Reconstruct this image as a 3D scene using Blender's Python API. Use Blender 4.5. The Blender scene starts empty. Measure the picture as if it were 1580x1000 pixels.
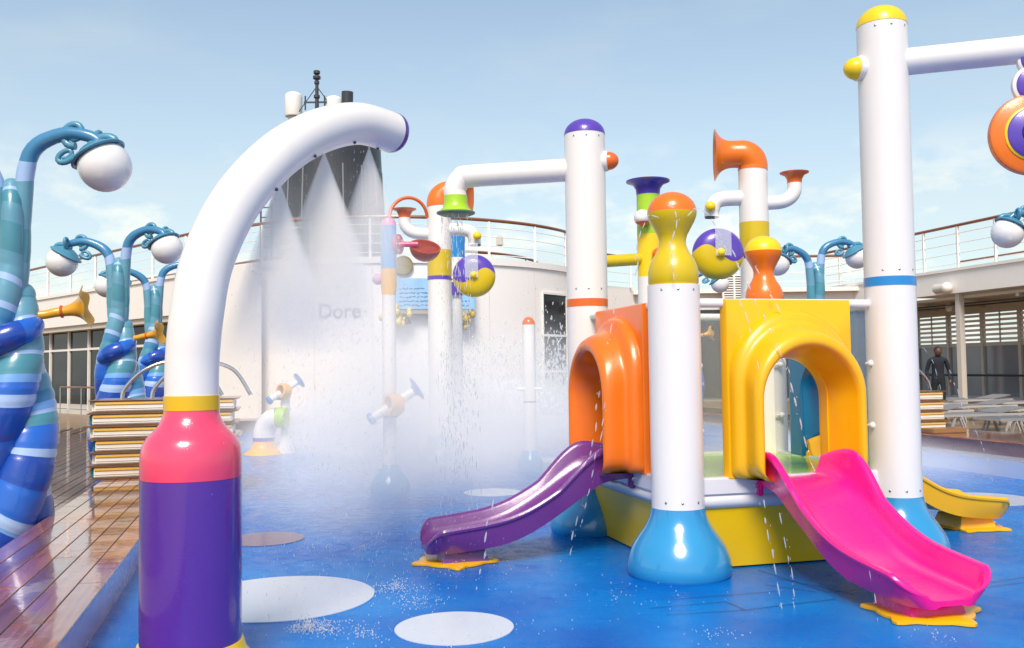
import bpy, bmesh, math, random
from math import sin, cos, pi, radians, sqrt, atan2
from mathutils import Vector, Matrix, noise
random.seed(7)
scene = bpy.context.scene
col = scene.collection

# ------------------------------------------------------------------ camera
EYE = Vector((0.0, 0.0, 1.5))
PITCH, ROLL, FPX = radians(2.72), radians(0.74), 1434.0
FWD = Vector((0, cos(PITCH), sin(PITCH)))
_r0 = Vector((1, 0, 0)); _u0 = Vector((0, -sin(PITCH), cos(PITCH)))
RGT = _r0 * cos(ROLL) - _u0 * sin(ROLL)
UPV = _u0 * cos(ROLL) + _r0 * sin(ROLL)
cam_data = bpy.data.cameras.new("camera")
cam = bpy.data.objects.new("camera", cam_data); col.objects.link(cam)
M3 = Matrix((RGT, UPV, -FWD)).transposed()
cam.matrix_world = Matrix.Translation(EYE) @ M3.to_4x4()
cam_data.sensor_width = 36.0
cam_data.lens = 36.0 * FPX / 1580.0
cam_data.clip_start = 0.05
cam_data.clip_end = 3000.0
scene.camera = cam

# ------------------------------------------------------------------ light and sky
SUN_ELEV, SUN_AZ = radians(48), radians(-174)     # azimuth measured from +Y (away from camera) towards +X
world = bpy.data.worlds.new("World"); scene.world = world; world.use_nodes = True
wn, wl = world.node_tree.nodes, world.node_tree.links
wn.clear()
w_out = wn.new("ShaderNodeOutputWorld"); w_bg = wn.new("ShaderNodeBackground")
sky = wn.new("ShaderNodeTexSky"); sky.sky_type = 'NISHITA'; sky.sun_disc = False
sky.sun_elevation = SUN_ELEV; sky.sun_rotation = SUN_AZ
sky.air_density = 1.0; sky.dust_density = 0.7; sky.ozone_density = 1.6; sky.altitude = 0
w_tc = wn.new("ShaderNodeTexCoord")
w_map = wn.new("ShaderNodeMapping"); w_map.inputs['Scale'].default_value = (1.6, 1.6, 5.5)
w_n = wn.new("ShaderNodeTexNoise"); w_n.inputs['Scale'].default_value = 2.2; w_n.inputs['Detail'].default_value = 8; w_n.inputs['Roughness'].default_value = 0.55
w_r = wn.new("ShaderNodeValToRGB"); w_r.color_ramp.elements[0].position = 0.50; w_r.color_ramp.elements[1].position = 0.80
w_r.color_ramp.elements[1].color = (0.22, 0.22, 0.22, 1)
w_mix = wn.new("ShaderNodeMixRGB"); w_mix.inputs['Color2'].default_value = (4.4, 4.5, 4.6, 1)
# thin cloud veil that thickens towards the horizon
w_sep = wn.new("ShaderNodeSeparateXYZ")
w_hr = wn.new("ShaderNodeMapRange"); w_hr.inputs['From Min'].default_value = 0.0; w_hr.inputs['From Max'].default_value = 0.42
w_hr.inputs['To Min'].default_value = 0.78; w_hr.inputs['To Max'].default_value = 0.17
w_add = wn.new("ShaderNodeMath"); w_add.operation = 'ADD'; w_add.use_clamp = True
w_n2 = wn.new("ShaderNodeTexNoise"); w_n2.inputs['Scale'].default_value = 9.0; w_n2.inputs['Detail'].default_value = 9; w_n2.inputs['Roughness'].default_value = 0.6
w_r2 = wn.new("ShaderNodeValToRGB"); w_r2.color_ramp.elements[0].position = 0.50; w_r2.color_ramp.elements[1].position = 0.62
w_low = wn.new("ShaderNodeMapRange"); w_low.inputs['From Min'].default_value = 0.13; w_low.inputs['From Max'].default_value = 0.24
w_low.inputs['To Min'].default_value = 1.0; w_low.inputs['To Max'].default_value = 0.0
w_mul = wn.new("ShaderNodeMath"); w_mul.operation = 'MULTIPLY'
w_add2 = wn.new("ShaderNodeMath"); w_add2.operation = 'ADD'; w_add2.use_clamp = True
wl.new(w_tc.outputs['Generated'], w_map.inputs['Vector']); wl.new(w_map.outputs[0], w_n.inputs['Vector'])
wl.new(w_n.outputs[0], w_r.inputs[0])
wl.new(w_tc.outputs['Generated'], w_sep.inputs[0]); wl.new(w_sep.outputs['Z'], w_hr.inputs['Value']); wl.new(w_sep.outputs['Z'], w_low.inputs['Value'])
wl.new(w_r.outputs[0], w_add.inputs[0]); wl.new(w_hr.outputs[0], w_add.inputs[1])
w_map2 = wn.new("ShaderNodeMapping"); w_map2.inputs['Scale'].default_value = (1, 1, 2.2); w_map2.inputs['Location'].default_value = (0.3, 0.1, 0)
wl.new(w_tc.outputs['Generated'], w_map2.inputs['Vector']); wl.new(w_map2.outputs[0], w_n2.inputs['Vector'])
wl.new(w_n2.outputs[0], w_r2.inputs[0]); wl.new(w_r2.outputs[0], w_mul.inputs[0]); wl.new(w_low.outputs[0], w_mul.inputs[1])
wl.new(w_add.outputs[0], w_add2.inputs[0]); w_add2.inputs[1].default_value = 0.0
wl.new(w_add2.outputs[0], w_mix.inputs['Fac']); wl.new(sky.outputs[0], w_mix.inputs['Color1'])
w_cm = wn.new('ShaderNodeMixRGB'); w_cm.inputs['Color2'].default_value = (5.7, 5.6, 5.5, 1)
wl.new(w_mul.outputs[0], w_cm.inputs['Fac']); wl.new(w_mix.outputs[0], w_cm.inputs['Color1'])
w_t = wn.new('ShaderNodeMixRGB'); w_t.blend_type = 'MULTIPLY'; w_t.inputs['Fac'].default_value = 1.0; w_t.inputs['Color2'].default_value = (0.97, 1.03, 0.98, 1)
wl.new(w_cm.outputs[0], w_t.inputs['Color1']); wl.new(w_t.outputs[0], w_bg.inputs['Color']); w_bg.inputs['Strength'].default_value = 0.107
wl.new(w_bg.outputs[0], w_out.inputs['Surface'])
sun_data = bpy.data.lights.new("sun", 'SUN'); sun_data.energy = 2.35; sun_data.angle = radians(22); sun_data.color = (1.0, 0.89, 0.77)
sun = bpy.data.objects.new("sun", sun_data); col.objects.link(sun)
sun_dir = Vector((sin(SUN_AZ) * cos(SUN_ELEV), cos(SUN_AZ) * cos(SUN_ELEV), sin(SUN_ELEV)))
sun.rotation_euler = sun_dir.to_track_quat('Z', 'Y').to_euler(); sun.location = (0, 0, 40)
scene.view_settings.view_transform = 'Standard'; scene.view_settings.look = 'None'
scene.view_settings.gamma = 1.0; scene.view_settings.use_curve_mapping = False
scene.view_settings.exposure = 0.76
scene.render.engine = 'CYCLES'
cy = scene.cycles
cy.use_denoising = True
cy.max_bounces = 10; cy.diffuse_bounces = 3; cy.glossy_bounces = 3; cy.transmission_bounces = 6
cy.transparent_max_bounces = 24; cy.volume_bounces = 8; cy.volume_step_rate = 1.0; cy.volume_max_steps = 96
cy.caustics_reflective = False; cy.caustics_refractive = False

# ------------------------------------------------------------------ placing helpers
def ray(px, py): return (FWD * FPX + RGT * (px - 790.0) + UPV * (500.0 - py)).normalized()
def P(px, py, Y):
    d = ray(px, py); return EYE + d * ((Y - EYE.y) / d.y)
def G(px, py, z=0.0):
    d = ray(px, py); return EYE + d * ((z - EYE.z) / d.z)
AX = Vector((cos(radians(14.8)), sin(radians(14.8)), 0))     # ship frame: u to the right
AY = Vector((-sin(radians(14.8)), cos(radians(14.8)), 0))    # v along the ship
def S(u, v, z=0.0): return AX * u + AY * v + Vector((0, 0, z))
SHIP_ROT = radians(14.8)

# ------------------------------------------------------------------ materials
def lin(c):
    c /= 255.0
    return c / 12.92 if c <= 0.04045 else ((c + 0.055) / 1.055) ** 2.4
def rgb(h):
    h = h.lstrip('#'); return tuple(lin(int(h[i:i + 2], 16)) for i in (0, 2, 4)) + (1.0,)
_mats = {}
def mat(name, color, rough=0.4, coat=0.0, metal=0.0, var=0.06, vscale=3.0, bump=0.0, bscale=60.0, trans=0.0, alpha=1.0, drops=0.0, spec=0.5, sss=0.0, grime=0.0):
    if name in _mats: return _mats[name]
    m = bpy.data.materials.new(name); m.use_nodes = True
    n, l = m.node_tree.nodes, m.node_tree.links
    b = n['Principled BSDF']
    c = rgb(color) if isinstance(color, str) else tuple(color) + (1.0,)
    tc = n.new('ShaderNodeTexCoord')
    nz = n.new('ShaderNodeTexNoise'); nz.inputs['Scale'].default_value = vscale; nz.inputs['Detail'].default_value = 5
    l.new(tc.outputs['Object'], nz.inputs['Vector'])
    mx = n.new('ShaderNodeMixRGB'); mx.inputs['Color1'].default_value = tuple(x * (1 - var) for x in c[:3]) + (1,)
    mx.inputs['Color2'].default_value = tuple(min(1, x * (1 + var)) for x in c[:3]) + (1,)
    l.new(nz.outputs[0], mx.inputs['Fac'])
    last = mx.outputs[0]
    if grime:
        mp = n.new('ShaderNodeMapping'); mp.inputs['Scale'].default_value = (9, 9, 0.9); l.new(tc.outputs['Object'], mp.inputs[0])
        g = n.new('ShaderNodeTexNoise'); g.inputs['Scale'].default_value = 1.6; g.inputs['Detail'].default_value = 7; l.new(mp.outputs[0], g.inputs['Vector'])
        gr = n.new('ShaderNodeMapRange'); gr.inputs['From Min'].default_value = 0.52; gr.inputs['From Max'].default_value = 0.8; gr.inputs['To Max'].default_value = grime
        l.new(g.outputs[0], gr.inputs['Value'])
        gm = n.new('ShaderNodeMixRGB'); gm.inputs['Color2'].default_value = (0.32, 0.28, 0.22, 1)
        l.new(gr.outputs[0], gm.inputs['Fac']); l.new(last, gm.inputs['Color1']); last = gm.outputs[0]
    l.new(last, b.inputs['Base Color'])
    rr = n.new('ShaderNodeMapRange'); rr.inputs['To Min'].default_value = max(0.02, rough * 0.8); rr.inputs['To Max'].default_value = min(1, rough * 1.25)
    l.new(nz.outputs[0], rr.inputs['Value']); l.new(rr.outputs[0], b.inputs['Roughness'])
    b.inputs['Metallic'].default_value = metal
    b.inputs['Coat Weight'].default_value = coat; b.inputs['Coat Roughness'].default_value = 0.08
    b.inputs['Specular IOR Level'].default_value = spec
    b.inputs['Transmission Weight'].default_value = trans
    b.inputs['Alpha'].default_value = alpha
    if sss: b.inputs['Subsurface Weight'].default_value = sss; b.inputs['Subsurface Radius'].default_value = (0.05, 0.05, 0.05)
    h = None
    if bump:
        bn = n.new('ShaderNodeTexNoise'); bn.inputs['Scale'].default_value = bscale; bn.inputs['Detail'].default_value = 4
        l.new(tc.outputs['Object'], bn.inputs['Vector'])
        bp = n.new('ShaderNodeBump'); bp.inputs['Strength'].default_value = bump; bp.inputs['Distance'].default_value = 0.01
        l.new(bn.outputs[0], bp.inputs['Height']); l.new(bp.outputs[0], b.inputs['Normal']); h = bp
    if drops:
        v = n.new('ShaderNodeTexVoronoi'); v.inputs['Scale'].default_value = 46; v.inputs['Randomness'].default_value = 1.0
        l.new(tc.outputs['Object'], v.inputs['Vector'])
        vr = n.new('ShaderNodeMapRange'); vr.inputs['From Min'].default_value = 0.0; vr.inputs['From Max'].default_value = 0.22
        vr.inputs['To Min'].default_value = 1.0; vr.inputs['To Max'].default_value = 0.0
        l.new(v.outputs['Distance'], vr.inputs['Value'])
        bp2 = n.new('ShaderNodeBump'); bp2.inputs['Strength'].default_value = drops; bp2.inputs['Distance'].default_value = 0.003
        l.new(vr.outputs[0], bp2.inputs['Height'])
        if h: l.new(h.outputs[0], bp2.inputs['Normal'])
        l.new(bp2.outputs[0], b.inputs['Normal'])
        l.new(bp2.outputs[0], b.inputs['Coat Normal'])
    _mats[name] = m
    return m

WHITE = mat('white_gelcoat', (0.84, 0.785, 0.735), 0.33, coat=0.25, var=0.02, drops=0.10, grime=0.06)
PURPLE = mat('purple_gelcoat', '#552A90', 0.22, coat=0.6, drops=0.25, var=0.10)
VIOLET = mat('violet_gelcoat', '#5A3DA8', 0.30, coat=0.3, drops=0.15)
PINK = mat('coral_pink_gelcoat', '#EC4468', 0.25, coat=0.6, drops=0.2)
BAND_Y = mat('golden_yellow_paint', '#E3B510', 0.3, coat=0.4, drops=0.1)
YELLOW = mat('warm_yellow_plastic', '#F6B400', 0.34, coat=0.25, drops=0.22, vscale=2, bump=0.05, bscale=160)
YELLOW2 = mat('olive_yellow_plastic', '#D9B800', 0.34, coat=0.3, drops=0.15)
LEMON = mat('lemon_yellow_plastic', '#F5CE05', 0.33, coat=0.3, drops=0.15)
ORANGE = mat('orange_plastic', '#F07408', 0.30, coat=0.35, drops=0.2, bump=0.05, bscale=160)
ORANGE2 = mat('burnt_orange_plastic', '#E5661C', 0.32, coat=0.3)
LIME = mat('lime_plastic', '#A5CE22', 0.3, coat=0.3, drops=0.15)
GRASSY = mat('lime_deck_plastic', '#9CCB12', 0.22, coat=0.4, drops=0.4)
SKYB = mat('sky_blue_gelcoat', '#2F90C2', 0.22, coat=0.7, drops=0.15)
RINGB = mat('ring_blue_paint', '#1F86C8', 0.3, coat=0.3)
DEEPB = mat('petrol_blue_plastic', '#0F6E9E', 0.34, coat=0.3, drops=0.4)
SLIDEP = mat('purple_slide_plastic', '#70357F', 0.27, coat=0.4, drops=0.4, bump=0.06, bscale=140)
MAGENTA = mat('magenta_slide_plastic', '#EE0F86', 0.27, coat=0.4, drops=0.3, bump=0.05, bscale=140)
SKIRT = mat('mustard_skirt_plastic', '#EDC000', 0.36, coat=0.2, grime=0.05, drops=0.1)
RIMW = mat('white_deck_rim', (0.72, 0.72, 0.74), 0.25, coat=0.4)
STEEL = mat('polished_steel', (0.6, 0.6, 0.6), 0.18, metal=1.0, var=0.03)
DARK = mat('black_rubber', (0.02, 0.02, 0.022), 0.5)
DARKM = mat('dark_grey_metal', (0.06, 0.06, 0.065), 0.4, metal=0.3)
GLOBE = mat('milky_globe', (0.80, 0.77, 0.755), 0.16, coat=0.4, sss=0.2, var=0.01)
TEALARM = mat('teal_enamel', '#4E8CA6', 0.35, coat=0.3, bump=0.15, bscale=14)
HORNM = mat('golden_horn_enamel', '#DE9E12', 0.28, coat=0.5, bump=0.2, bscale=18)
HORNR = mat('orange_horn_rim', '#C85A10', 0.3, coat=0.4)
TK = {
 'deep': mat('deep_blue_enamel', '#1546A8', 0.28, coat=0.5, bump=0.2, bscale=9, var=0.28, vscale=2.2),
 'royal': mat('royal_blue_enamel', '#1F63C6', 0.28, coat=0.5, bump=0.2, bscale=9, var=0.25, vscale=2.2),
 'steel': mat('steel_blue_enamel', '#3F80A8', 0.3, coat=0.4, bump=0.2, bscale=9, var=0.2, vscale=2.2),
 'pale': mat('pale_blue_enamel', '#A0BBE2', 0.3, coat=0.4, bump=0.2, bscale=9, var=0.15, vscale=2.2),
 'sky': mat('mid_sky_enamel', '#6FA0DA', 0.3, coat=0.4, bump=0.2, bscale=9, var=0.2, vscale=2.2),
 'teal': mat('sea_teal_enamel', '#4A8C9C', 0.3, coat=0.4, bump=0.2, bscale=9, var=0.2, vscale=2.2),
 'teal2': mat('dusty_teal_enamel', '#6299AE', 0.33, coat=0.3, bump=0.2, bscale=9, var=0.15, vscale=2.2),
}
WALLW = mat('white_ship_paint', (0.87, 0.81, 0.755), 0.5, var=0.03, vscale=0.6, grime=0.04)
WALLC = mat('cream_ship_paint', (0.62, 0.57, 0.51), 0.5, var=0.05, vscale=0.6, grime=0.12)
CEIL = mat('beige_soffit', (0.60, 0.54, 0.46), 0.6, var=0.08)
TEAKRAIL = mat('varnished_teak', '#8A5230', 0.3, coat=0.4, var=0.2, vscale=6)
GLASSD = mat('dark_window_glass', (0.02, 0.022, 0.024), 0.05, spec=0.22, var=0.2, vscale=1.5)
GLASSG = mat('smoky_window_glass', (0.27, 0.28, 0.32), 0.09, spec=0.7, var=0.25, vscale=0.7)
PAGES = mat('cream_page_edges', (0.84, 0.77, 0.66), 0.45, var=0.1, vscale=4)
GOLDSTRIP = mat('gold_edge', '#F0BE4C', 0.3, coat=0.3, var=0.15)
COVER = mat('brown_book_cover', '#94683A', 0.3, coat=0.5, var=0.2)
COVERT = mat('teal_book_spine', '#2F7C8C', 0.35, coat=0.3)

def clear_glass(name, tint=(0.93, 0.97, 0.95), a=0.10, drops=True):
    if name in _mats: return _mats[name]
    m = bpy.data.materials.new(name); m.use_nodes = True
    n, l = m.node_tree.nodes, m.node_tree.links
    b = n['Principled BSDF']; b.inputs['Base Color'].default_value = tint + (1,)
    b.inputs['Roughness'].default_value = 0.08
    b.inputs['Alpha'].default_value = a
    tc = n.new('ShaderNodeTexCoord')
    v = n.new('ShaderNodeTexVoronoi'); v.inputs['Scale'].default_value = 70; l.new(tc.outputs['Object'], v.inputs['Vector'])
    r = n.new('ShaderNodeMapRange'); r.inputs['From Min'].default_value = 0.1; r.inputs['From Max'].default_value = 0.34
    r.inputs['To Min'].default_value = min(1, a * 3.2) if drops else a; r.inputs['To Max'].default_value = a
    l.new(v.outputs['Distance'], r.inputs['Value']); l.new(r.outputs[0], b.inputs['Alpha'])
    _mats[name] = m
    return m
WETGLASS = clear_glass('wet_clear_panel', (.5, .52, .5), .09)
CLEARP = clear_glass('clear_acrylic', a=0.25, drops=False)

# ------------------------------------------------------------------ mesh builder
class MB:
    def __init__(self, xf=None):
        self.v, self.f, self.mi, self.sm = [], [], [], []
        self.xf = xf
    def add(self, vs, fs, mi=0, smooth=True):
        o = len(self.v)
        if self.xf is not None: vs = [self.xf @ Vector(p) for p in vs]
        self.v += [Vector(p) for p in vs]
        for i, f in enumerate(fs):
            self.f.append([o + k for k in f])
            self.mi.append(mi[i] if isinstance(mi, list) else mi)
            self.sm.append(smooth)
        return self
    def box(self, c, s, rot=0.0, mi=0, R=None, bevel=0.0):
        c = Vector(c); hx, hy, hz = s[0] / 2, s[1] / 2, s[2] / 2
        if R is None: R = Matrix.Rotation(rot, 3, 'Z')
        if bevel <= 0:
            vs = [R @ Vector((x * hx, y * hy, z * hz)) + c for x in (-1, 1) for y in (-1, 1) for z in (-1, 1)]
            fs = [(0, 1, 3, 2), (4, 6, 7, 5), (0, 4, 5, 1), (2, 3, 7, 6), (0, 2, 6, 4), (1, 5, 7, 3)]
            return self.add(vs, fs, mi, False)
        b = min(bevel, hx * .9, hy * .9, hz * .9)
        bm = bmesh.new(); bmesh.ops.create_cube(bm, size=1.0)
        for v in bm.verts: v.co = Vector((v.co.x * hx * 2, v.co.y * hy * 2, v.co.z * hz * 2))
        bmesh.ops.bevel(bm, geom=bm.edges[:], offset=b, segments=2, affect='EDGES')
        bm.verts.index_update()
        vs = [R @ v.co + c for v in bm.verts]; fs = [[v.index for v in f.verts] for f in bm.faces]
        bm.free()
        return self.add(vs, fs, mi, False)
    def beam(self, a, b, w, h, mi=0):
        a, b = Vector(a), Vector(b); d = (b - a); L = d.length; d.normalize()
        up = Vector((0, 0, 1)) if abs(d.z) < .95 else Vector((1, 0, 0))
        s = d.cross(up).normalized(); u = s.cross(d)
        R = Matrix((d, s, u)).transposed()
        return self.box((a + b) / 2, (L, w, h), mi=mi, R=R)
    def rings(self, rings, mi=0, closed=True, cap0=False, cap1=False, smooth=True):
        n = len(rings[0]); vs = [p for r in rings for p in r]; fs = []; ms = []
        for i in range(len(rings) - 1):
            for j in range(n if closed else n - 1):
                k = (j + 1) % n
                fs.append((i * n + j, i * n + k, (i + 1) * n + k, (i + 1) * n + j))
                ms.append(mi[i] if isinstance(mi, list) else mi)
        m0 = mi[0] if isinstance(mi, list) else mi; m1 = mi[-1] if isinstance(mi, list) else mi
        if cap0: fs.append(tuple(range(n - 1, -1, -1))); ms.append(m0)
        if cap1: fs.append(tuple(range((len(rings) - 1) * n, len(rings) * n))); ms.append(m1)
        return self.add(vs, fs, ms, smooth)
    def tube(self, pts, radii, seg=24, mi=0, cap=True, inner=None, round_end=False, start_up=None, skew=None):
        pts = [Vector(p) for p in pts]
        if not isinstance(radii, (list, tuple)): radii = [radii] * len(pts)
        T = []
        for i in range(len(pts)):
            a = pts[max(0, i - 1)]; b = pts[min(len(pts) - 1, i + 1)]
            T.append((b - a).normalized())
        ref = start_up or (Vector((0, 0, 1)) if abs(T[0].z) < .9 else Vector((0, 1, 0)))
        N = (ref - T[0] * ref.dot(T[0])).normalized()
        rings = []; frames = []
        for i, p in enumerate(pts):
            if i:
                q = T[i - 1].rotation_difference(T[i]); N = (q @ N); N = (N - T[i] * N.dot(T[i])).normalized()
            B = T[i].cross(N); frames.append((N.copy(), B))
            sk = skew(i) if skew else (0, 0)
            rings.append([p + (N * cos(2 * pi * j / seg) + B * sin(2 * pi * j / seg)) * radii[i] + T[i] * (radii[i] * sk[0] * sin(2 * pi * j / seg + sk[1])) for j in range(seg)])
        mm = mi
        if inner is not None:
            k0 = inner  # wall thickness of a hollow mouth, running back for a few rings
            back = []
            for i in range(len(pts) - 1, max(-1, len(pts) - 1 - k0[1]), -1):
                N_, B_ = frames[i]; back.append([pts[i] + (N_ * cos(2 * pi * j / seg) + B_ * sin(2 * pi * j / seg)) * max(.005, radii[i] - k0[0]) for j in range(seg)])
            if isinstance(mm, list): mm = mm + [mm[-1]] * len(back)
            rings += back
        if round_end:
            r = radii[-1]; p = pts[-1]; t = T[-1]; N_, B_ = frames[-1]
            for k in range(1, 7):
                a = k / 6 * pi / 2
                rings.append([p + t * r * sin(a) + (N_ * cos(2 * pi * j / seg) + B_ * sin(2 * pi * j / seg)) * max(.001, r * cos(a)) for j in range(seg)])
            if isinstance(mm, list): mm = mm + [mm[-1]] * 6
        return self.rings(rings, mm, True, cap, cap)
    def lathe(self, prof, seg=40, c=(0, 0, 0), axis=None, mi=0, cap=True):
        c = Vector(c); R = Matrix.Identity(3)
        if axis is not None: R = Vector(axis).normalized().to_track_quat('Z', 'Y').to_matrix()
        rings = [[c + R @ Vector((max(r, 0.0005) * cos(2 * pi * j / seg), max(r, 0.0005) * sin(2 * pi * j / seg), z)) for j in range(seg)] for r, z in prof]
        return self.rings(rings, mi, True, cap, cap)
    def sphere(self, c, r, seg=24, n=14, mi=0, sc=(1, 1, 1)):
        prof = [[Vector(c) + Vector((r * sin(pi * i / n) * cos(2 * pi * j / seg) * sc[0], r * sin(pi * i / n) * sin(2 * pi * j / seg) * sc[1], r * cos(pi * i / n) * sc[2])) for j in range(seg)] for i in range(n + 1)]
        for i in (0, n): prof[i] = [p + Vector((cos(j) * 1e-4, sin(j) * 1e-4, 0)) for j, p in enumerate(prof[i])]
        return self.rings(prof[::-1], mi, True, True, True)
    def build(self, name, mats, parent=None, origin=None, **tags):
        me = bpy.data.meshes.new(name)
        o = bpy.data.objects.new(name, me)
        if parent is not None: org = ORG[parent.name]; o.parent = parent
        else:
            if origin is None:
                xs = [p.x for p in self.v]; ys = [p.y for p in self.v]; zs = [p.z for p in self.v]
                origin = ((min(xs) + max(xs)) / 2, (min(ys) + max(ys)) / 2, min(zs))
            org = Vector(origin); o.location = org
        me.from_pydata([tuple(p - org) for p in self.v], [], self.f)
        if not isinstance(mats, (list, tuple)): mats = [mats]
        for m in mats: me.materials.append(m)
        me.polygons.foreach_set('material_index', self.mi)
        me.polygons.foreach_set('use_smooth', self.sm)
        bm = bmesh.new(); bm.from_mesh(me); bmesh.ops.recalc_face_normals(bm, faces=bm.faces[:]); bm.to_mesh(me); bm.free()
        me.update()
        if any(self.sm): me.set_sharp_from_angle(angle=radians(42))
        col.objects.link(o); ORG[o.name] = org
        for k, v in tags.items(): o[k] = v
        return o
ORG = {}
def thing(name, loc, label, category, group=None, kind=None):
    o = bpy.data.objects.new(name, None); col.objects.link(o)
    o.empty_display_size = 0.2
    o.location = Vector(loc); ORG[o.name] = Vector(loc)
    o['label'] = label; o['category'] = category
    if group: o['group'] = group
    return o
def tag(o, label=None, category=None, group=None, kind=None):
    for k, v in (('label', label), ('category', category), ('group', group), ('kind', kind)):
        if v: o[k] = v
    return o
_kids = {}
def copy_tree(o, loc=None, rz=None, label=None, parent=None, top=True):
    if top:
        _kids.clear()
        for x in bpy.data.objects:
            if x.parent: _kids.setdefault(x.parent.name, []).append(x)
    c = o.copy(); col.objects.link(c)
    if parent: c.parent = parent
    if top:
        if loc is not None: c.location = loc
        if rz is not None: c.rotation_euler = (0, 0, rz)
        if label: c['label'] = label
    for ch in _kids.get(o.name, []): copy_tree(ch, parent=c, top=False)
    return c
def smooth_path(pts, n=6):
    pts = [Vector(p) for p in pts]; out = []
    for i in range(len(pts) - 1):
        p0 = pts[max(0, i - 1)]; p1 = pts[i]; p2 = pts[i + 1]; p3 = pts[min(len(pts) - 1, i + 2)]
        for k in range(n):
            t = k / n
            out.append(0.5 * ((2 * p1) + (p2 - p0) * t + (2 * p0 - 5 * p1 + 4 * p2 - p3) * t * t + (3 * p1 - p0 - 3 * p2 + p3) * t ** 3))
    out.append(pts[-1]); return out
def smooth_vals(vals, n=6):
    return [v.x for v in smooth_path([(a, 0, 0) for a in vals], n)]
def hemi(r, z0, h=None, n=8):
    h = h or r
    return [(r * cos(k / n * pi / 2), z0 + h * sin(k / n * pi / 2)) for k in range(n + 1)]

# ================================================================== SETTING
# ---- sea far below, the ship's decks, pool floor
def wet_floor():
    m = bpy.data.materials.new('wet_blue_rubber'); m.use_nodes = True
    n, l = m.node_tree.nodes, m.node_tree.links; b = n['Principled BSDF']
    tc = n.new('ShaderNodeTexCoord')
    n1 = n.new('ShaderNodeTexNoise'); n1.inputs['Scale'].default_value = 0.9; n1.inputs['Detail'].default_value = 6
    n2 = n.new('ShaderNodeTexNoise'); n2.inputs['Scale'].default_value = 240; n2.inputs['Detail'].default_value = 3
    n3 = n.new('ShaderNodeTexNoise'); n3.inputs['Scale'].default_value = 7; n3.inputs['Detail'].default_value = 5
    for x in (n1, n2, n3): l.new(tc.outputs['Object'], x.inputs['Vector'])
    r1 = n.new('ShaderNodeValToRGB'); r1.color_ramp.elements[0].position = .3; r1.color_ramp.elements[1].position = .72
    r1.color_ramp.elements[0].color = rgb('#0455AE'); r1.color_ramp.elements[1].color = rgb('#0780CE')
    l.new(n1.outputs[0], r1.inputs[0])
    mx = n.new('ShaderNodeMixRGB'); mx.blend_type = 'OVERLAY'; mx.inputs['Fac'].default_value = .3
    l.new(r1.outputs[0], mx.inputs['Color1']); l.new(n2.outputs[0], mx.inputs['Color2'])
    l.new(mx.outputs[0], b.inputs['Base Color'])
    rr = n.new('ShaderNodeMapRange'); rr.inputs['From Min'].default_value = .35; rr.inputs['From Max'].default_value = .65
    rr.inputs['To Min'].default_value = .07; rr.inputs['To Max'].default_value = .30
    l.new(n3.outputs[0], rr.inputs['Value']); l.new(rr.outputs[0], b.inputs['Roughness'])
    b.inputs['Coat Weight'].default_value = 0.0; b.inputs['IOR'].default_value = 1.16
    nr = n.new('ShaderNodeTexNoise'); nr.inputs['Scale'].default_value = 16; nr.inputs['Detail'].default_value = 4; l.new(tc.outputs['Object'], nr.inputs['Vector'])
    b0 = n.new('ShaderNodeBump'); b0.inputs['Strength'].default_value = .25; b0.inputs['Distance'].default_value = .012
    l.new(nr.outputs[0], b0.inputs['Height'])
    b1 = n.new('ShaderNodeBump'); b1.inputs['Strength'].default_value = .35; b1.inputs['Distance'].default_value = .003
    l.new(n2.outputs[0], b1.inputs['Height']); l.new(b0.outputs[0], b1.inputs['Normal']); l.new(b1.outputs[0], b.inputs['Normal'])
    l.new(b0.outputs[0], b.inputs['Coat Normal'])
    return m
FLOORM = wet_floor()
def wood(name, c1, c2, rough, coat, rip):
    m = bpy.data.materials.new(name); m.use_nodes = True
    n, l = m.node_tree.nodes, m.node_tree.links; b = n['Principled BSDF']
    tc = n.new('ShaderNodeTexCoord'); oi = n.new('ShaderNodeObjectInfo')
    mp = n.new('ShaderNodeMapping'); mp.inputs['Scale'].default_value = (26, 1.2, 10); l.new(tc.outputs['Object'], mp.inputs[0])
    nz = n.new('ShaderNodeTexNoise'); nz.inputs['Scale'].default_value = 2.0; nz.inputs['Detail'].default_value = 8; nz.inputs['Distortion'].default_value = .6
    l.new(mp.outputs[0], nz.inputs['Vector'])
    r = n.new('ShaderNodeValToRGB'); r.color_ramp.elements[0].position = .3; r.color_ramp.elements[1].position = .7
    r.color_ramp.elements[0].color = rgb(c1); r.color_ramp.elements[1].color = rgb(c2); l.new(nz.outputs[0], r.inputs[0])
    hs = n.new('ShaderNodeHueSaturation'); mr = n.new('ShaderNodeMapRange'); mr.inputs['To Min'].default_value = .65; mr.inputs['To Max'].default_value = 1.35
    l.new(oi.outputs['Random'], mr.inputs['Value']); l.new(mr.outputs[0], hs.inputs['Value']); l.new(r.outputs[0], hs.inputs['Color'])
    l.new(hs.outputs[0], b.inputs['Base Color']); b.inputs['Roughness'].default_value = rough
    b.inputs['Coat Weight'].default_value = coat; b.inputs['Coat Roughness'].default_value = .03
    geo = n.new('ShaderNodeNewGeometry')
    n2 = n.new('ShaderNodeTexNoise'); n2.inputs['Scale'].default_value = 5.0; n2.inputs['Detail'].default_value = 5; l.new(geo.outputs['Position'], n2.inputs['Vector'])
    bp = n.new('ShaderNodeBump'); bp.inputs['Strength'].default_value = rip; bp.inputs['Distance'].default_value = .01
    l.new(n2.outputs[0], bp.inputs['Height']); l.new(bp.outputs[0], b.inputs['Normal']); l.new(bp.outputs[0], b.inputs['Coat Normal'])
    return m
TEAK = wood('wet_teak', '#7A3A1E', '#B87044', .2, 1.0, .16)
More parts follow.
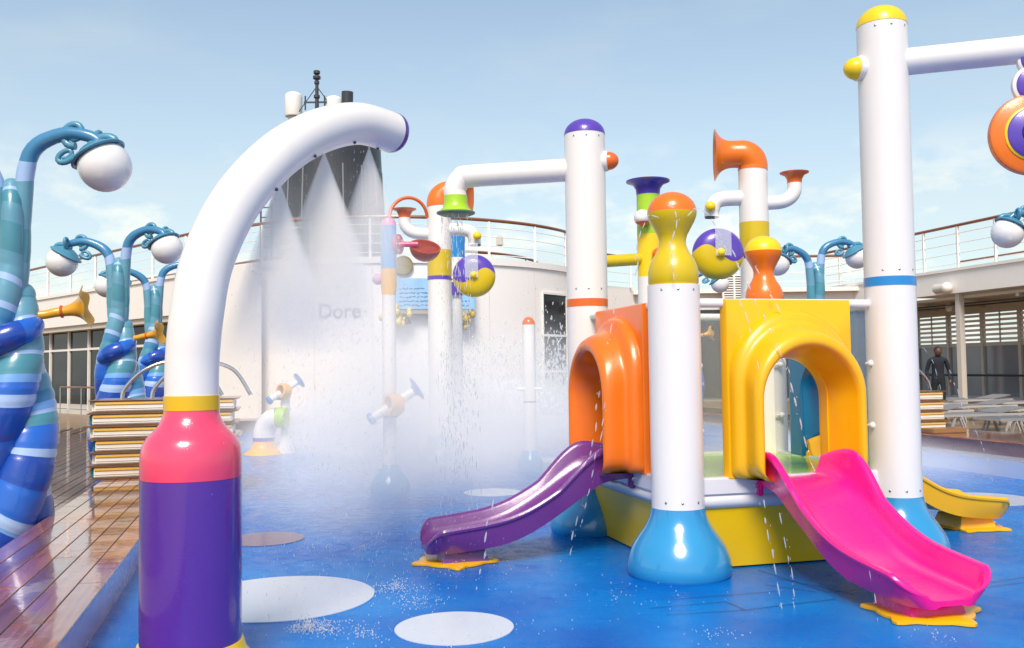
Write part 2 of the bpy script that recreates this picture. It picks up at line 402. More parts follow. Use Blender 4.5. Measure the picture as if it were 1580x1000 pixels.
TEAK2 = wood('wet_deck_teak', '#3A2010', '#6E4424', .35, .6, .15)

mb = MB(); mb.box((0, 100, -26), (5000, 5000, .1))
mb.build('sea', mat('sea_water', (0.02, 0.07, 0.12), .12, bump=.6, bscale=.3), kind='structure')

U0, U1, V0, V1 = -0.96, 9.3, -6.0, 23.7
mb = MB(); vs = [S(U0, V0), S(U1, V0), S(U1, V1), S(U0, V1)]
mb.add(vs, [(0, 1, 2, 3)], 0, False)
vs = [S(-40, V0 - 10, -.35), S(60, V0 - 10, -.35), S(60, 60, -.35), S(-40, 60, -.35)]
pf = mb.build('pool_floor', FLOORM, kind='structure')
# painted spots (thin laid rubber discs)
def spot(px, py, r, matl, label):
    c = G(px, py); m_ = MB()
    seg = 72; ring = [c + Vector((r * cos(2 * pi * j / seg), r * sin(2 * pi * j / seg), 0.005)) for j in range(seg)]
    low = [p - Vector((0, 0, .0046)) for p in ring]
    m_.rings([low, ring], 0, True, False, True, smooth=False)
    return m_.build('floor_spot', matl, parent=pf)
SPOTW = mat('wet_white_rubber', (0.62, 0.66, 0.74), .22, coat=.5, var=.04, bump=.2, bscale=120)
SPOTR = mat('wet_maroon_rubber', '#6A4A6E', .3, coat=.4, var=.15, vscale=40, bump=.2, bscale=120)
for a in ((701, 969, .345), (432, 922, .62), (760, 760, .35), (862, 710, .40), (560, 700, .42), (700, 685, .5), (480, 676, .5), (1520, 770, .5)):
    spot(*a, SPOTW, '')
spot(408, 832, .35, SPOTR, '')
# drain slots: dark grooves in the floor
GROOVE = mat('dark_groove', (0.01, 0.05, 0.14), .3)
def groove(a, b, w=.007):
    m_ = MB(); p, q = G(*a), G(*b); d = (q - p).normalized(); s = d.cross(Vector((0, 0, 1))) * w / 2; z = Vector((0, 0, .004))
    m_.add([p - s + z, q - s + z, q + s + z, p + s + z], [(0, 1, 2, 3)], 0, False)
    return m_.build('floor_groove', GROOVE, parent=pf)
for a, b in (((1003, 939), (1120, 929)), ((1030, 949), (1150, 942)), ((1150, 942), (1290, 925)), ((1120, 929), (1150, 942)), ((1180, 903), (1260, 914)), ((1170, 880), (1276, 914)),
             ((1200, 893), (1320, 917)), ((1276, 914), (1330, 908)), ((1522, 900), (1580, 891)), ((1515, 908), (1580, 899)), ((735, 706), (860, 752)), ((780, 722), (830, 737)), ((700, 706), (790, 714)), ((800, 700), (840, 716)),
             ((490, 725), (520, 790)), ((510, 740), (540, 776)), ((1040, 925), (1200, 913))):
    groove(a, b)
# surrounding decks
mb = MB()
def slab(u0, u1, v0, v1, z, t=.3, m_=None):
    m_ = m_ or mb
    vs = [S(u0, v0, z - t), S(u1, v0, z - t), S(u1, v1, z - t), S(u0, v1, z - t), S(u0, v0, z), S(u1, v0, z), S(u1, v1, z), S(u0, v1, z)]
    m_.add(vs, [(3, 2, 1, 0), (4, 5, 6, 7), (0, 1, 5, 4), (1, 2, 6, 5), (2, 3, 7, 6), (3, 0, 4, 7)], 0, False)
DECKG = mat('worn_buff_deck', '#8F7352', .45, coat=.3, var=.15, vscale=1.2, bump=.1)
slab(-45, -1.98, -8, 60, -.03); slab(11.0, 60, -8, 60, .2, .5); slab(-1.98, 11.0, V1 + 1.2, 60, .12, .4)
slab(-1.98, 11.0, -8.0, V0, -.03)
mb.build('ship_deck', DECKG, kind='structure')
# left surround: fascia + planks
LZ = .226
mb = MB(); slab(-1.93, U0, V0, V1 + 1.0, LZ - .03, .26)
lc = mb.build('pool_surround', mat('plum_wet_fascia', '#7A4E66', .25, coat=.6, var=.12), kind='structure', label=None) if False else None
lc = mb.build('pool_surround', mat('plum_wet_fascia', '#C79AAE', .25, coat=.7, var=.15), kind='structure')
edges = [U0 - .0 + .012, U0 - .155]
u = U0 - .16
while u > -1.90: edges.append(max(u - .14, -1.95)); u -= .145
_pl = {}
def plank(u0, u1, v0, v1, z, th, matl, parent, name='plank'):
    key = (round(abs(u1 - u0), 3), round(v1 - v0, 2), th, matl.name)
    cu, cv = (u0 + u1) / 2, (v0 + v1) / 2; loc = S(cu, cv, z - th / 2)
    if key not in _pl:
        m_ = MB(); m_.box((0, 0, 0), (abs(u1 - u0), v1 - v0, th), bevel=.003)
        me = bpy.data.meshes.new(name); me.from_pydata([tuple(p) for p in m_.v], [], m_.f); me.materials.append(matl); _pl[key] = me
    o = bpy.data.objects.new(name, _pl[key]); col.objects.link(o); o.parent = parent
    o.location = loc - ORG[parent.name]; o.rotation_euler = (0, 0, SHIP_ROT)
    return o
gap = .008
us = [U0 + .012, U0 - .15]
while us[-1] > -1.85: us.append(us[-1] - .158)
for i in range(len(us) - 1):
    v = 0.8 - (i % 3) * .9
    while v < 15.5:
        v2 = v + 2.7
        plank(us[i + 1] + gap / 2, us[i] - gap / 2, v + .003, v2 - .003, LZ, .03, TEAK, lc); v = v2
for i in range(len(us) - 1):
    plank(us[i + 1] + gap / 2, us[i] - gap / 2, 15.5, 23.6, LZ, .03, TEAK, lc)
# outer left deck boards
mb = MB(); slab(-9.6, -1.99, 3, 26, -.028, .02)
ld = mb.build('side_deck', mat('deck_caulking', (0.03, 0.025, 0.02), .4), kind='structure')
for i in range(46):
    u1 = -2.0 - i * .16
    v = 3 + (i * 1.3) % 3.1
    n_ = 0
    while v < 25 and n_ < 6:
        ex = 4.0
        plank(u1 - .15, u1, v, v + ex - .01, 0.0, .024, TEAK2, ld, 'deck_board'); v += ex; n_ += 1
# back and right surround
mb = MB(); slab(-1.98, 11.0, V1, V1 + 1.2, .30, .3)
mb.build('back_surround', mat('brown_wet_fascia', '#6E5A55', .3, coat=.4, var=.15), kind='structure')
mb = MB(); slab(9.3, 9.8, V0, V1, .21, .22)
mb.build('pool_step', mat('pale_wet_step', '#B9C6DE', .2, coat=.6, var=.2, vscale=1.2), kind='structure')
mb = MB(); slab(9.8, 11.0, V0, V1, .39, .4)
rc = mb.build('right_surround', mat('mauve_wet_fascia', '#6E5560', .28, coat=.5, var=.15), kind='structure')
for i in range(7):
    v = 8.0 + (i % 2) * 1.3
    while v < 23:
        plank(9.78 + i * .175, 9.78 + i * .175 + .167, v, v + 2.6, .415, .025, TEAK, rc); v += 2.606

# ================================================================== SHIP BUILDINGS
CC = Vector((-3.9, 32.5, 0)); CR = 6.5
def cylpt(px, py, r=CR):
    d = ray(px, py); o = EYE - CC
    a = d.x ** 2 + d.y ** 2; b = 2 * (o.x * d.x + o.y * d.y); c = o.x ** 2 + o.y ** 2 - r * r
    disc = max(0, b * b - 4 * a * c); t = (-b - sqrt(disc)) / (2 * a)
    return EYE + d * t
def cyl(th, r, z): return CC + Vector((r * sin(th), -r * cos(th), z))
WT = 4.62
house = thing('funnel_deckhouse', (CC.x, CC.y - CR, 0), 'big white curved deckhouse wall at the back of the splash pool, below the dark funnel', 'deckhouse')
mb = MB()
TH0, TH1 = radians(-100), radians(82)
def rails_profile(prof, t0, t1, n, m_):
    rings = []
    for i in range(n + 1):
        th = t0 + (t1 - t0) * i / n
        rings.append([cyl(th, r, z) for r, z in prof])
    m_.rings(rings, 0, True, True, True, smooth=False)
rails_profile([(CR, 0.05), (CR, WT), (CR - .3, WT), (CR - .3, 0.05)], TH0, TH1, 72, mb)
for f in range(len(mb.sm)): mb.sm[f] = True
mb.build('curved_wall', WALLW, parent=house)
mb = MB(); rails_profile([(CR + .06, WT - .12), (CR + .06, WT + .06), (CR - .32, WT + .06), (CR - .32, WT - .12)], TH0, TH1, 72, mb); mb.build('wall_coping', WALLW, parent=house)
mb = MB(); rails_profile([(CR + .05, .02), (CR + .05, .22), (CR + .004, .22), (CR + .004, .02)], TH0, TH1, 72, mb); mb.build('skirting', mat('grey_brown_skirting', '#7E706A', .4), parent=house)
mb = MB(); mb.lathe([(CR - .3, WT - .05), (.1, WT - .05), (.1, WT - .15), (CR - .3, WT - .15)], 64, CC); mb.build('roof_deck', WALLC, parent=house)
# faint vertical plating seams
for k in range(9):
    th = radians(-60 + 15 * k); mb = MB(); mb.tube([cyl(th, CR + .002, .25), cyl(th, CR + .002, WT - .14)], .008, 6); mb.build('plating_seam', WALLC, parent=house)
# lettering: painted word wrapping the wall
def arc_text(s, px, py, size, matl, parent, name='lettering'):
    cu = bpy.data.curves.new(name, 'FONT'); cu.body = s; cu.size = size; cu.extrude = .012; cu.align_x = 'LEFT'; cu.offset = .004
    tmp = bpy.data.objects.new('tmp_text', cu); col.objects.link(tmp)
    dg = bpy.context.evaluated_depsgraph_get(); me = bpy.data.meshes.new_from_object(tmp.evaluated_get(dg))
    bpy.data.objects.remove(tmp, do_unlink=True)
    p = cylpt(px, py); th0 = atan2(p.x - CC.x, -(p.y - CC.y)); z0 = p.z
    for v in me.vertices:
        w = cyl(th0 + v.co.x / CR, CR + .012 + v.co.z, z0 + v.co.y); v.co = w - ORG[parent.name]
    me.materials.clear(); me.materials.append(matl)
    o = bpy.data.objects.new(name, me); col.objects.link(o); o.parent = parent; ORG[o.name] = ORG[parent.name]
    return o
LETTER = mat('grey_black_letter_paint', (0.10, 0.09, 0.09), .5)
LETTER_MIST = mat('mist_paled_letter_paint', (0.42, 0.38, 0.37), .5)  # paler colour paints the mist veiling the last, unreadable letters
arc_text('Dore', 491, 491, .58, LETTER, house)
arc_text('- -', 549, 485, .35, LETTER_MIST, house)
# windows in the curved wall at the right
def wallwin(pxa, pya, pxb, pyb, parent, cols=1, rows=(0.0, 1.0)):
    a, b = cylpt(pxa, pya), cylpt(pxb, pyb)
    ta, tb = atan2(a.x - CC.x, -(a.y - CC.y)), atan2(b.x - CC.x, -(b.y - CC.y))
    z1, z0 = a.z, .35
    fr = None
    m_ = MB()
    n = 6
    for (za, zb) in ((z0, z0 + .07), (1.35, 1.42), (2.45, 2.52), (z1 - .07, z1)):
        rails_profile([(CR + .05, za), (CR + .05, zb), (CR + .005, zb), (CR + .005, za)], ta, tb, n, m_)
    for t in [ta + (tb - ta) * k / cols for k in range(cols + 1)]:
        rails_profile([(CR + .056, z0), (CR + .056, z1), (CR + .004, z1), (CR + .004, z0)], t - .003, t + .003, 1, m_)
    fr = m_.build('window', WALLW, parent=parent)
    m_ = MB(); rails_profile([(CR + .02, z0 + .02), (CR + .02, z1 - .02), (CR + .003, z1 - .02), (CR + .003, z0 + .02)], ta, tb, n, m_)
    g = m_.build('pane', GLASSD, parent=fr)
wallwin(836, 450, 872, 450, house, 1)
# clock on the wall
pc = cylpt(622, 410, CR + .02); th = atan2(pc.x - CC.x, -(pc.y - CC.y)); nrm = Vector((sin(th), -cos(th), 0)); tang = Vector((cos(th), sin(th), 0))
ck = thing('wall_clock', pc, 'round white wall clock with black hands above the blue sign', 'clock')
m_ = MB(); m_.lathe([(.0005, 0), (.26, 0), (.28, .03), (.28, .07), (.25, .09), (.245, .07)], 40, pc, nrm); m_.build('clock_case', mat('brass_bezel', '#9E8A5A', .3, metal=.5), parent=ck)
m_ = MB(); m_.lathe([(.0005, .055), (.244, .055), (.244, .06), (.0005, .062)], 40, pc, nrm); m_.build('clock_face', mat('clock_ivory', (0.8, .78, .7), .4), parent=ck)
def hand(ang, L, w):
    d = (Vector((0, 0, 1)) * cos(ang) + tang * sin(ang)); s = nrm.cross(d); m_ = MB(); p = pc + nrm * .07
    m_.beam(p - d * .04, p + d * L, w, .008); m_.build('clock_hand', DARK, parent=ck)
hand(radians(-75), .13, .022); hand(radians(105), .19, .015)
for k in range(12):
    d = (Vector((0, 0, 1)) * cos(k * pi / 6) + tang * sin(k * pi / 6)); m_ = MB(); m_.beam(pc + nrm * .066 + d * .19, pc + nrm * .066 + d * .225, .012, .006); m_.build('hour_mark', DARK, parent=ck)
# the blue sign
pa, pb = cylpt(612, 430), cylpt(732, 478)
m0 = (cylpt(672, 454, CR + .25)); th = atan2(m0.x - CC.x, -(m0.y - CC.y)); nrm2 = Vector((sin(th), -cos(th), 0)); tan2 = Vector((cos(th), sin(th), 0))
sg = thing('notice_board', Vector((m0.x, m0.y, m0.z - .5)), 'pale blue painted sign board with rows of dark blue script on the white curved wall', 'sign')
R2 = Matrix((tan2, -nrm2, Vector((0, 0, 1)))).transposed()
SIGNM = mat('sea_blue_sign_paint', '#8FBFE4', .35, coat=.3, var=.25, vscale=2.5)
m_ = MB(); m_.box(m0, (2.25, .08, .88), R=R2, bevel=.02); m_.build('board', SIGNM, parent=sg)
INK = mat('navy_script_ink', '#153A78', .4)
rr = random.Random(4)
for row in range(5):
    x = -1.02; z = .16 - row * .115 - .02
    m_ = MB(); n_ = 0
    while x < (.95 if row > 2 else -.4 + row * .35):
        w = rr.uniform(.03, .10)
        pts = [m0 + tan2 * (x + w * t) + nrm2 * .048 + Vector((0, 0, z + rr.uniform(-.022, .03) + (row > 2) * 0)) for t in (0, .33, .66, 1)]
        m_.tube(smooth_path(pts, 2), .007, 5); x += w + rr.uniform(.012, .05); n_ += 1
    m_.build('script_line', INK, parent=sg)
m_ = MB(); m_.box(m0 - Vector((0, 0, .52)), (2.3, .14, .13), R=R2, bevel=.03); m_.build('ledge', mat('sand_ledge', '#A79A80', .5, bump=.4, bscale=30), parent=sg)
def clump(c, s, n, seed, matl, parent, name):
    r_ = random.Random(seed); m_ = MB()
    for i in range(n):
        p = c + Vector((r_.gauss(0, s), r_.gauss(0, s * .4), r_.gauss(0, s * .8))); m_.sphere(p, r_.uniform(.04, .09), 8, 5, sc=(1, 1, 1.3))
    m_.build(name, matl, parent=parent)
clump(m0 + tan2 * .75 - Vector((0, 0, .66)) + nrm2 * .05, .15, 26, 1, mat('mustard_coral', '#B49A3A', .5), sg, 'coral_ornament')
clump(m0 - tan2 * 1.05 - Vector((0, 0, .62)) + nrm2 * .05, .13, 22, 2, mat('pale_yellow_coral', '#D8C06A', .5), sg, 'coral_ornament')
# small wall lamp
pl_ = cylpt(624, 494, CR + .02); th = atan2(pl_.x - CC.x, -(pl_.y - CC.y)); nn = Vector((sin(th), -cos(th), 0))
wl_ = thing('wall_lamp', pl_, 'small grey bent wall lamp under the blue sign', 'lamp')
m_ = MB(); m_.tube(smooth_path([pl_, pl_ + nn * .12 + Vector((0, 0, .08)), pl_ + nn * .26 + Vector((.06, 0, .02))], 5), .035, 10); m_.build('arm', DARKM, parent=wl_)
m_ = MB(); m_.lathe([(.04, 0), (.13, -.12), (.12, -.13), (.03, -.02)], 16, pl_ + nn * .26 + Vector((.07, 0, .02))); m_.build('shade', DARKM, parent=wl_)

# funnel
FC = Vector((-6.95, 36.0, 0))
fun = thing('ship_funnel', (FC.x, FC.y, WT), 'tall dark grey ship funnel behind the sprays of the white arch', 'funnel')
FM = mat('dark_funnel_paint', (0.04, 0.042, 0.048), .38, metal=.2, var=.15, vscale=.8, grime=.12)
FM2 = mat('lighter_funnel_grey', (0.30, 0.30, 0.30), .38, metal=.4, var=.15, vscale=.8, grime=.12)  # lighter grey for the lower casing and the ribs
m_ = MB(); m_.lathe([(2.15, WT - .1), (2.1, 6.2), (2.02, 7.2)], 56, FC); m_.build('lower_casing', FM2, parent=fun)
m_ = MB(); m_.lathe([(2.03, 7.2), (1.95, 8.6), (1.88, 10.3), (1.86, 10.75), (1.7, 10.76), (1.68, 10.5), (.1, 10.45)], 56, FC); m_.build('upper_casing', FM, parent=fun)
m_ = MB(); m_.lathe([(1.92, 10.74), (1.94, 10.86), (1.85, 10.9), (1.8, 10.76)], 56, FC); m_.build('rim', mat('grey_rim', (0.3, .3, .3), .4), parent=fun)
for k in range(16):
    th = 2 * pi * k / 16; m_ = MB(); p = FC + Vector((cos(th) * 2.16, sin(th) * 2.16, 0)); m_.tube([p + Vector((0, 0, WT)), FC + Vector((cos(th) * 1.93, sin(th) * 1.93, 9.2))], .03, 6); m_.build('casing_rib', FM2, parent=fun)
for z in (9.6, 10.2):
    for k in range(3):
        th = radians(-150 + 45 * k); m_ = MB(); m_.tube([FC + Vector((cos(th) * 1.7, sin(th) * 1.7, 11.1)), FC + Vector((cos(th) * 1.75, sin(th) * 1.75, 11.75 + .1 * k))], .22, 16)
        if z > 10 and k == 2: m_.build('exhaust_pipe', DARKM, parent=fun)
# radar domes + mast on top
def radome(px, py0, py1, w, Y, label):
    a, b = P(px, py1, Y), P(px, py0, Y); r = w / 2 / FPX * Y
    t = thing('radar_dome', (a.x, a.y, 10.4), label, 'radar dome', 'radar domes on the funnel')
    h = b.z - a.z
    m_ = MB(); m_.lathe([(r * .6, 10.4), (r * .6, a.z)], 20, (a.x, a.y, 0)); m_.build('pedestal', WALLC, parent=t)
    m_ = MB(); m_.lathe([(r * .95, a.z)] + [(r, a.z + .05), (r, b.z - r * .55)] + [(r * cos(k * pi / 12), b.z - r * .55 + r * .55 * sin(k * pi / 12)) for k in range(1, 7)], 28, (a.x, a.y, 0)); m_.build('dome', WALLW, parent=t)
radome(453, 142, 180, 27, 35.8, 'taller white radar dome at the left edge of the funnel top')
radome(515, 148, 178, 25, 35.8, 'shorter white radar dome just right of the funnel mast')
mt = P(489, 180, 35.6)
mast = thing('signal_mast', (mt.x, mt.y, 10.4), 'thin dark signal mast with lights and stays on top of the funnel', 'mast')
tp = P(489, 110, 35.6)
m_ = MB(); m_.tube([(mt.x, mt.y, 10.4), (tp.x, mt.y, tp.z)], [.10, .055], 10); m_.build('pole', DARKM, parent=mast)
for z, r in ((tp.z - .05, .13), (tp.z - .25, .15), (tp.z - .45, .10), (tp.z - 1.0, .12)):
    m_ = MB(); m_.lathe([(r * .6, -.08), (r, -.05), (r, .05), (r * .6, .08)], 12, (mt.x, mt.y, z)); m_.build('mast_light', DARKM, parent=mast)
for dx, z0 in ((-1.3, 10.7), (1.3, 10.7)):
    m_ = MB(); m_.tube([(mt.x, mt.y, tp.z - .6), (mt.x + dx, mt.y, z0)], .018, 6); m_.build('stay', DARKM, parent=mast)
m_ = MB(); m_.beam((mt.x - .5, mt.y, 11.9), (mt.x + .6, mt.y, 11.9), .05, .06); m_.build('crossarm', DARKM, parent=mast)
for dx in (-.45, .3, .55):
    m_ = MB(); m_.tube([(mt.x + dx, mt.y, 11.6), (mt.x + dx, mt.y, 12.15)], .03, 6); m_.build('aerial', DARKM, parent=mast)
# ladder left of funnel
lp = P(411, 392, 33.5); ladder = thing('steel_ladder', (lp.x, lp.y, WT), 'dark steel ladder standing left of the funnel behind the railing', 'ladder')
for s in (-.2, .2):
    m_ = MB(); m_.tube([(lp.x + s, lp.y, WT), (lp.x + s, lp.y, 7.6)], .035, 8); m_.build('stile', DARKM, parent=ladder)
for k in range(8):
    m_ = MB(); m_.tube([(lp.x - .2, lp.y, WT + .3 + k * .36), (lp.x + .2, lp.y, WT + .3 + k * .36)], .022, 6); m_.build('rung', DARKM, parent=ladder)

# generic railing along a path
def railing(pts, h, label, spacing=2.0, wires=4, group='deck railings', railmat=TEAKRAIL, extra_rail=False, lower=0.0):
    pts = [Vector(p) for p in pts]
    c = pts[0]
    t = thing('deck_railing', c, label, 'railing', None)
    m_ = MB()
    m_.tube([p + Vector((0, 0, h)) for p in pts], .05, 8); m_.build('handrail', railmat, parent=t)
    for k in range(wires):
        z = h * (k + .5) / (wires + .3)
        m_ = MB(); m_.tube([p + Vector((0, 0, z)) for p in pts], .013, 6); m_.build('wire', WALLW, parent=t)
    acc = 0.0; nxt = 0.0
    for i in range(len(pts) - 1):
        a, b = pts[i], pts[i + 1]; L = (b - a).length
        while nxt <= acc + L:
            p = a.lerp(b, (nxt - acc) / L if L else 0)
            m_ = MB(); m_.box(p + Vector((0, 0, h / 2 - .02)), (.07, .07, h - .04)); m_.build('post', WALLW, parent=t)
            nxt += spacing
        acc += L
    return t
arc = [cyl(radians(-95 + 3 * k), CR - .12, WT + .06) for k in range(0, 58)]
railing(arc, 1.15, 'white railing with teak handrail curving round the top of the big white wall', 1.75)
arc2 = [CC + Vector((0, 1.5, 0)) + Vector((sin(radians(20 + 5 * k)) * 4.9, -cos(radians(20 + 5 * k)) * 4.9, WT - .25)) for k in range(0, 14)]
railing(arc2, .9, 'lower inner railing with teak handrail right of the funnel', 1.9, 3)
# lifebuoy light boxes on the rail
bx = P(771, 372, 29.0)
m_ = MB(); m_.box(bx, (.22, .2, .34), bevel=.04); o = m_.build('deck_light', WALLC, label='small white deck light mounted on the curved railing right of centre', category='light')

# left wing
PL = [Vector((-9.0, 28.2, 0)), Vector((-21.5, 40.2, 0))]
dl = (PL[1] - PL[0]).normalized(); nl = Vector((-dl.y, dl.x, 0)); nl = nl if nl.y < 0 else -nl
wingL = thing('left_wing_building', PL[0], 'cream ship superstructure with dark sliding glass doors behind the blue lamp sculptures', 'building')
RL = Matrix((dl, nl, Vector((0, 0, 1)))).transposed()
LL = (PL[1] - PL[0]).length
def lw(s, n, z): return PL[0] + dl * s + nl * n + Vector((0, 0, z))
def lbox(s0, s1, z0, z1, n0, n1, matl, name, parent=wingL):
    m_ = MB(); m_.box(lw((s0 + s1) / 2, (n0 + n1) / 2, (z0 + z1) / 2), (s1 - s0, abs(n1 - n0), z1 - z0), R=RL); return m_.build(name, matl, parent=parent)
lbox(-.2, LL, 3.3, 4.45, -.4, .5, WALLW, 'fascia')
lbox(-.2, LL, 4.45, 4.55, -.45, .56, WALLW, 'fascia_lip')
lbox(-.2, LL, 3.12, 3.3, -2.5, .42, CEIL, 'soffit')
lbox(-.2, LL, -.05, 3.12, -3.2, -3.0, DARKM, 'interior_wall')
lbox(-2.6, 2.6, -.05, 4.6, .0, .12, WALLW, 'plain_wall_panel')
lbox(2.6, LL, -.03, .14, -.1, .05, WALLC, 'door_sill')
x = 2.6; k = 0
while x < LL - .5:
    w = 1.9 if k % 3 else 1.5
    d = lbox(x, x + .09, .14, 3.12, -.1, .05, WALLW, 'door_frame')
    lbox(x + .09, x + w, 2.38, 2.46, -.08, .035, WALLW, 'transom')
    p = lbox(x + .09, x + w, .14, 2.38, -.05, -.03, GLASSD, 'door_pane')
    lbox(x + .12, x + w - .03, .16, .34, -.03, -.005, WALLC, 'kick_plate', parent=p)
    lbox(x + .09, x + w, 2.46, 3.12, -.05, -.03, GLASSD, 'transom_pane')
    if k % 2 == 0: lbox(x + .5, x + w - .25, .5, 2.2, -1.4, -1.3, WALLC, 'curtain_panel')
    x += w; k += 1
lbox(.1, .9, 1.9, 4.0, .115, .14, GLASSD, 'side_window')
lbox(.02, .10, 1.85, 4.05, .115, .17, WALLW, 'side_window_frame'); lbox(.9, .98, 1.85, 4.05, .115, .17, WALLW, 'side_window_frame')
m_ = MB(); m_.tube([lw(3.0, .45, 1.0), lw(11.0, .45, 1.0)], .035, 8); m_.build('door_handrail', TEAKRAIL, parent=wingL)
for s in (3.0, 5, 7, 9, 11):
    m_ = MB(); m_.tube([lw(s, .45, 0), lw(s, .45, 1.0)], .025, 8); m_.build('handrail_post', STEEL, parent=wingL)
railing([lw(-1 + 1.5 * k, .3, 4.55) for k in range(13)], 1.25, 'near white railing with teak handrail on the left wing roof', 2.3)
railing([lw(-1 + 1.5 * k, -3.2, 4.3) for k in range(13)], 1.1, 'far white railing with teak handrail along the back of the left wing roof', 2.3, 3)

# back right walls + right wing
def seg_wall(a, b, z0, z1, th, matl, name, parent):
    a, b = Vector(a), Vector(b); d = (b - a); L = d.length; d.normalize(); n = Vector((-d.y, d.x, 0))
    m_ = MB(); m_.box((a + b) / 2 + Vector((0, 0, (z0 + z1) / 2)), (L, th, z1 - z0), R=Matrix((d, n, Vector((0, 0, 1)))).transposed()); return m_.build(name, matl, parent=parent)
backb = thing('aft_deckhouse', (6, 33.5, 0), 'low white deckhouse behind the playhouse with a slatted vent panel', 'deckhouse')
seg_wall((1.8, 31.6, 0), (4.5, 34.4, 0), .05, 4.4, .2, WALLW, 'wall', backb)
seg_wall((4.5, 34.5, 0), (13.0, 34.0, 0), .05, 4.15, .2, WALLW, 'wall', backb)
for k in range(5):
    x0 = 5.0 + k * 1.55
    seg_wall((x0 + .06, 34.33 - .06 * (x0 - 4.5), 0), (x0 + 1.49, 34.33 - .06 * (x0 - 3.0), 0), .3, 3.55, .06, GLASSD, 'pane', backb)
    seg_wall((x0 - .06, 34.30 - .06 * (x0 - 4.5), 0), (x0 + .06, 34.30 - .06 * (x0 - 4.5), 0), .3, 3.1, .12, WALLW, 'mullion', backb)
for k in range(2):
    p_, q_ = Vector((1.8, 31.6, 0)), Vector((4.5, 34.4, 0)); n_ = Vector((.72, -.69, 0)) * .12
    a_, b_ = p_.lerp(q_, .06 + k * .46) + n_, p_.lerp(q_, .48 + k * .46) + n_
    seg_wall(a_, b_, .3, 3.55, .06, GLASSD, 'pane', backb)
seg_wall((4.5, 34.35, 0), (13.0, 33.85, 0), 4.15, 4.3, .6, WALLW, 'coping', backb)
a = P(1116, 462, 33.6); b = P(1150, 425, 33.6)
for s in range(3):
    xx = a.x + (b.x - a.x) * (s) / 2
    m_ = MB(); m_.box((xx, 33.62, (a.z + b.z) / 2), (.06, .1, b.z - a.z + .1)); m_.build('vent_frame', WALLW, parent=backb)
for s in range(11):
    zz = a.z + (b.z - a.z) * s / 10
    m_ = MB(); m_.box(((a.x + b.x) / 2, 33.62, zz), (b.x - a.x, .08, .045)); m_.build('vent_slat', WALLW, parent=backb)
m_ = MB(); m_.box(((a.x + b.x) / 2, 33.70, (a.z + b.z) / 2), (b.x - a.x, .02, b.z - a.z)); m_.build('vent_backing', DARKM, parent=backb)
railing([Vector((1.9 + .0 * k, 31.4, 4.4)) + Vector((.9 * k, .95 * k if k < 3 else 2.85, 0)) for k in range(13)], 1.1, 'white railing with teak handrail on the aft deckhouse roof behind the playhouse', 1.8, 3)

RU = 20.9
wingR = thing('right_wing_building', S(RU, 20, 0), 'long white roofed side gallery with louvres and smoky glass along the right of the deck', 'building')
def rbox(u0, u1, v0, v1, z0, z1, matl, name, parent=wingR):
    m_ = MB(); vs = [S(u0, v0, z0), S(u1, v0, z0), S(u1, v1, z0), S(u0, v1, z0), S(u0, v0, z1), S(u1, v0, z1), S(u1, v1, z1), S(u0, v1, z1)]
    m_.add(vs, [(3, 2, 1, 0), (4, 5, 6, 7), (0, 1, 5, 4), (1, 2, 6, 5), (2, 3, 7, 6), (3, 0, 4, 7)], 0, False); return m_.build(name, matl, parent=parent)
VR0, VR1 = 12.0, 32.0
rbox(RU - .15, RU + .15, VR0, VR1, 3.66, 4.35, WALLW, 'fascia')
rbox(RU - .2, RU + .25, VR0, VR1, 4.35, 4.44, WALLW, 'fascia_lip')
rbox(RU + .15, RU + 7, VR0, VR1, 4.1, 4.3, WALLC, 'roof')
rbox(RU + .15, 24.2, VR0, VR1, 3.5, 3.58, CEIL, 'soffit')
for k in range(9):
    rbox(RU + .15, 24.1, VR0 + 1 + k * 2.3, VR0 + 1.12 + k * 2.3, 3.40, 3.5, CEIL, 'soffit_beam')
for uu in (21.6, 22.6):
    rbox(uu, uu + .10, VR0, VR1, 3.36, 3.40, DARKM, 'cable_tray')
GU = 24.0
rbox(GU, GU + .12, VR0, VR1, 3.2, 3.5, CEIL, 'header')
rbox(GU, GU + .12, VR0, VR1, 2.05, 2.18, WALLC, 'mid_rail')
rbox(GU, GU + .12, VR0, VR1, .2, .32, WALLC, 'sill')
nb = 12
for k in range(nb + 1):
    vv = VR0 + (VR1 - VR0) * k / nb
    rbox(GU - .04, GU + .10, vv - .06, vv + .06, .2, 3.2, WALLC, 'mullion')
    if k < nb:
        v2 = VR0 + (VR1 - VR0) * (k + 1) / nb
        rbox(GU + .04, GU + .06, vv + .06, v2 - .06, .32, 2.05, GLASSG, 'pane')
        vm = (vv + v2) / 2
        for q in range(6):
            z = 2.24 + q * .165
            rbox(GU + .0, GU + .07, vv + .06, v2 - .06, z, z + .085, WALLW, 'louvre_slat')
        rbox(GU - .03, GU - .005, vm - .025, vm + .025, 2.18, 3.2, WALLC, 'louvre_post')
rbox(GU + 3, GU + 3.1, VR0, VR1, .2, 2.1, WALLC, 'inner_wall')
for vv in (13.2, 16.0, 18.8, 21.6, 24.4, 27.2):
    rbox(RU - .02, RU + .16, vv, vv + .18, .2, 3.66, WALLC, 'support_post')
m_ = MB(); m_.tube([S(GU - .5, VR0, 1.05), S(GU - .5, VR1, 1.05)], .035, 8); m_.build('glass_handrail', DARKM, parent=wingR)
railing([S(RU, VR0 + 1.5 * k, 4.44) for k in range(14)], 1.35, 'near white railing with teak handrail on the right gallery roof', 1.55)
railing([S(RU + 6.2, VR0 + 1.5 * k, 4.3) for k in range(14)], 1.25, 'far railing with thin teak handrail across the right gallery roof', 2.2, 3)
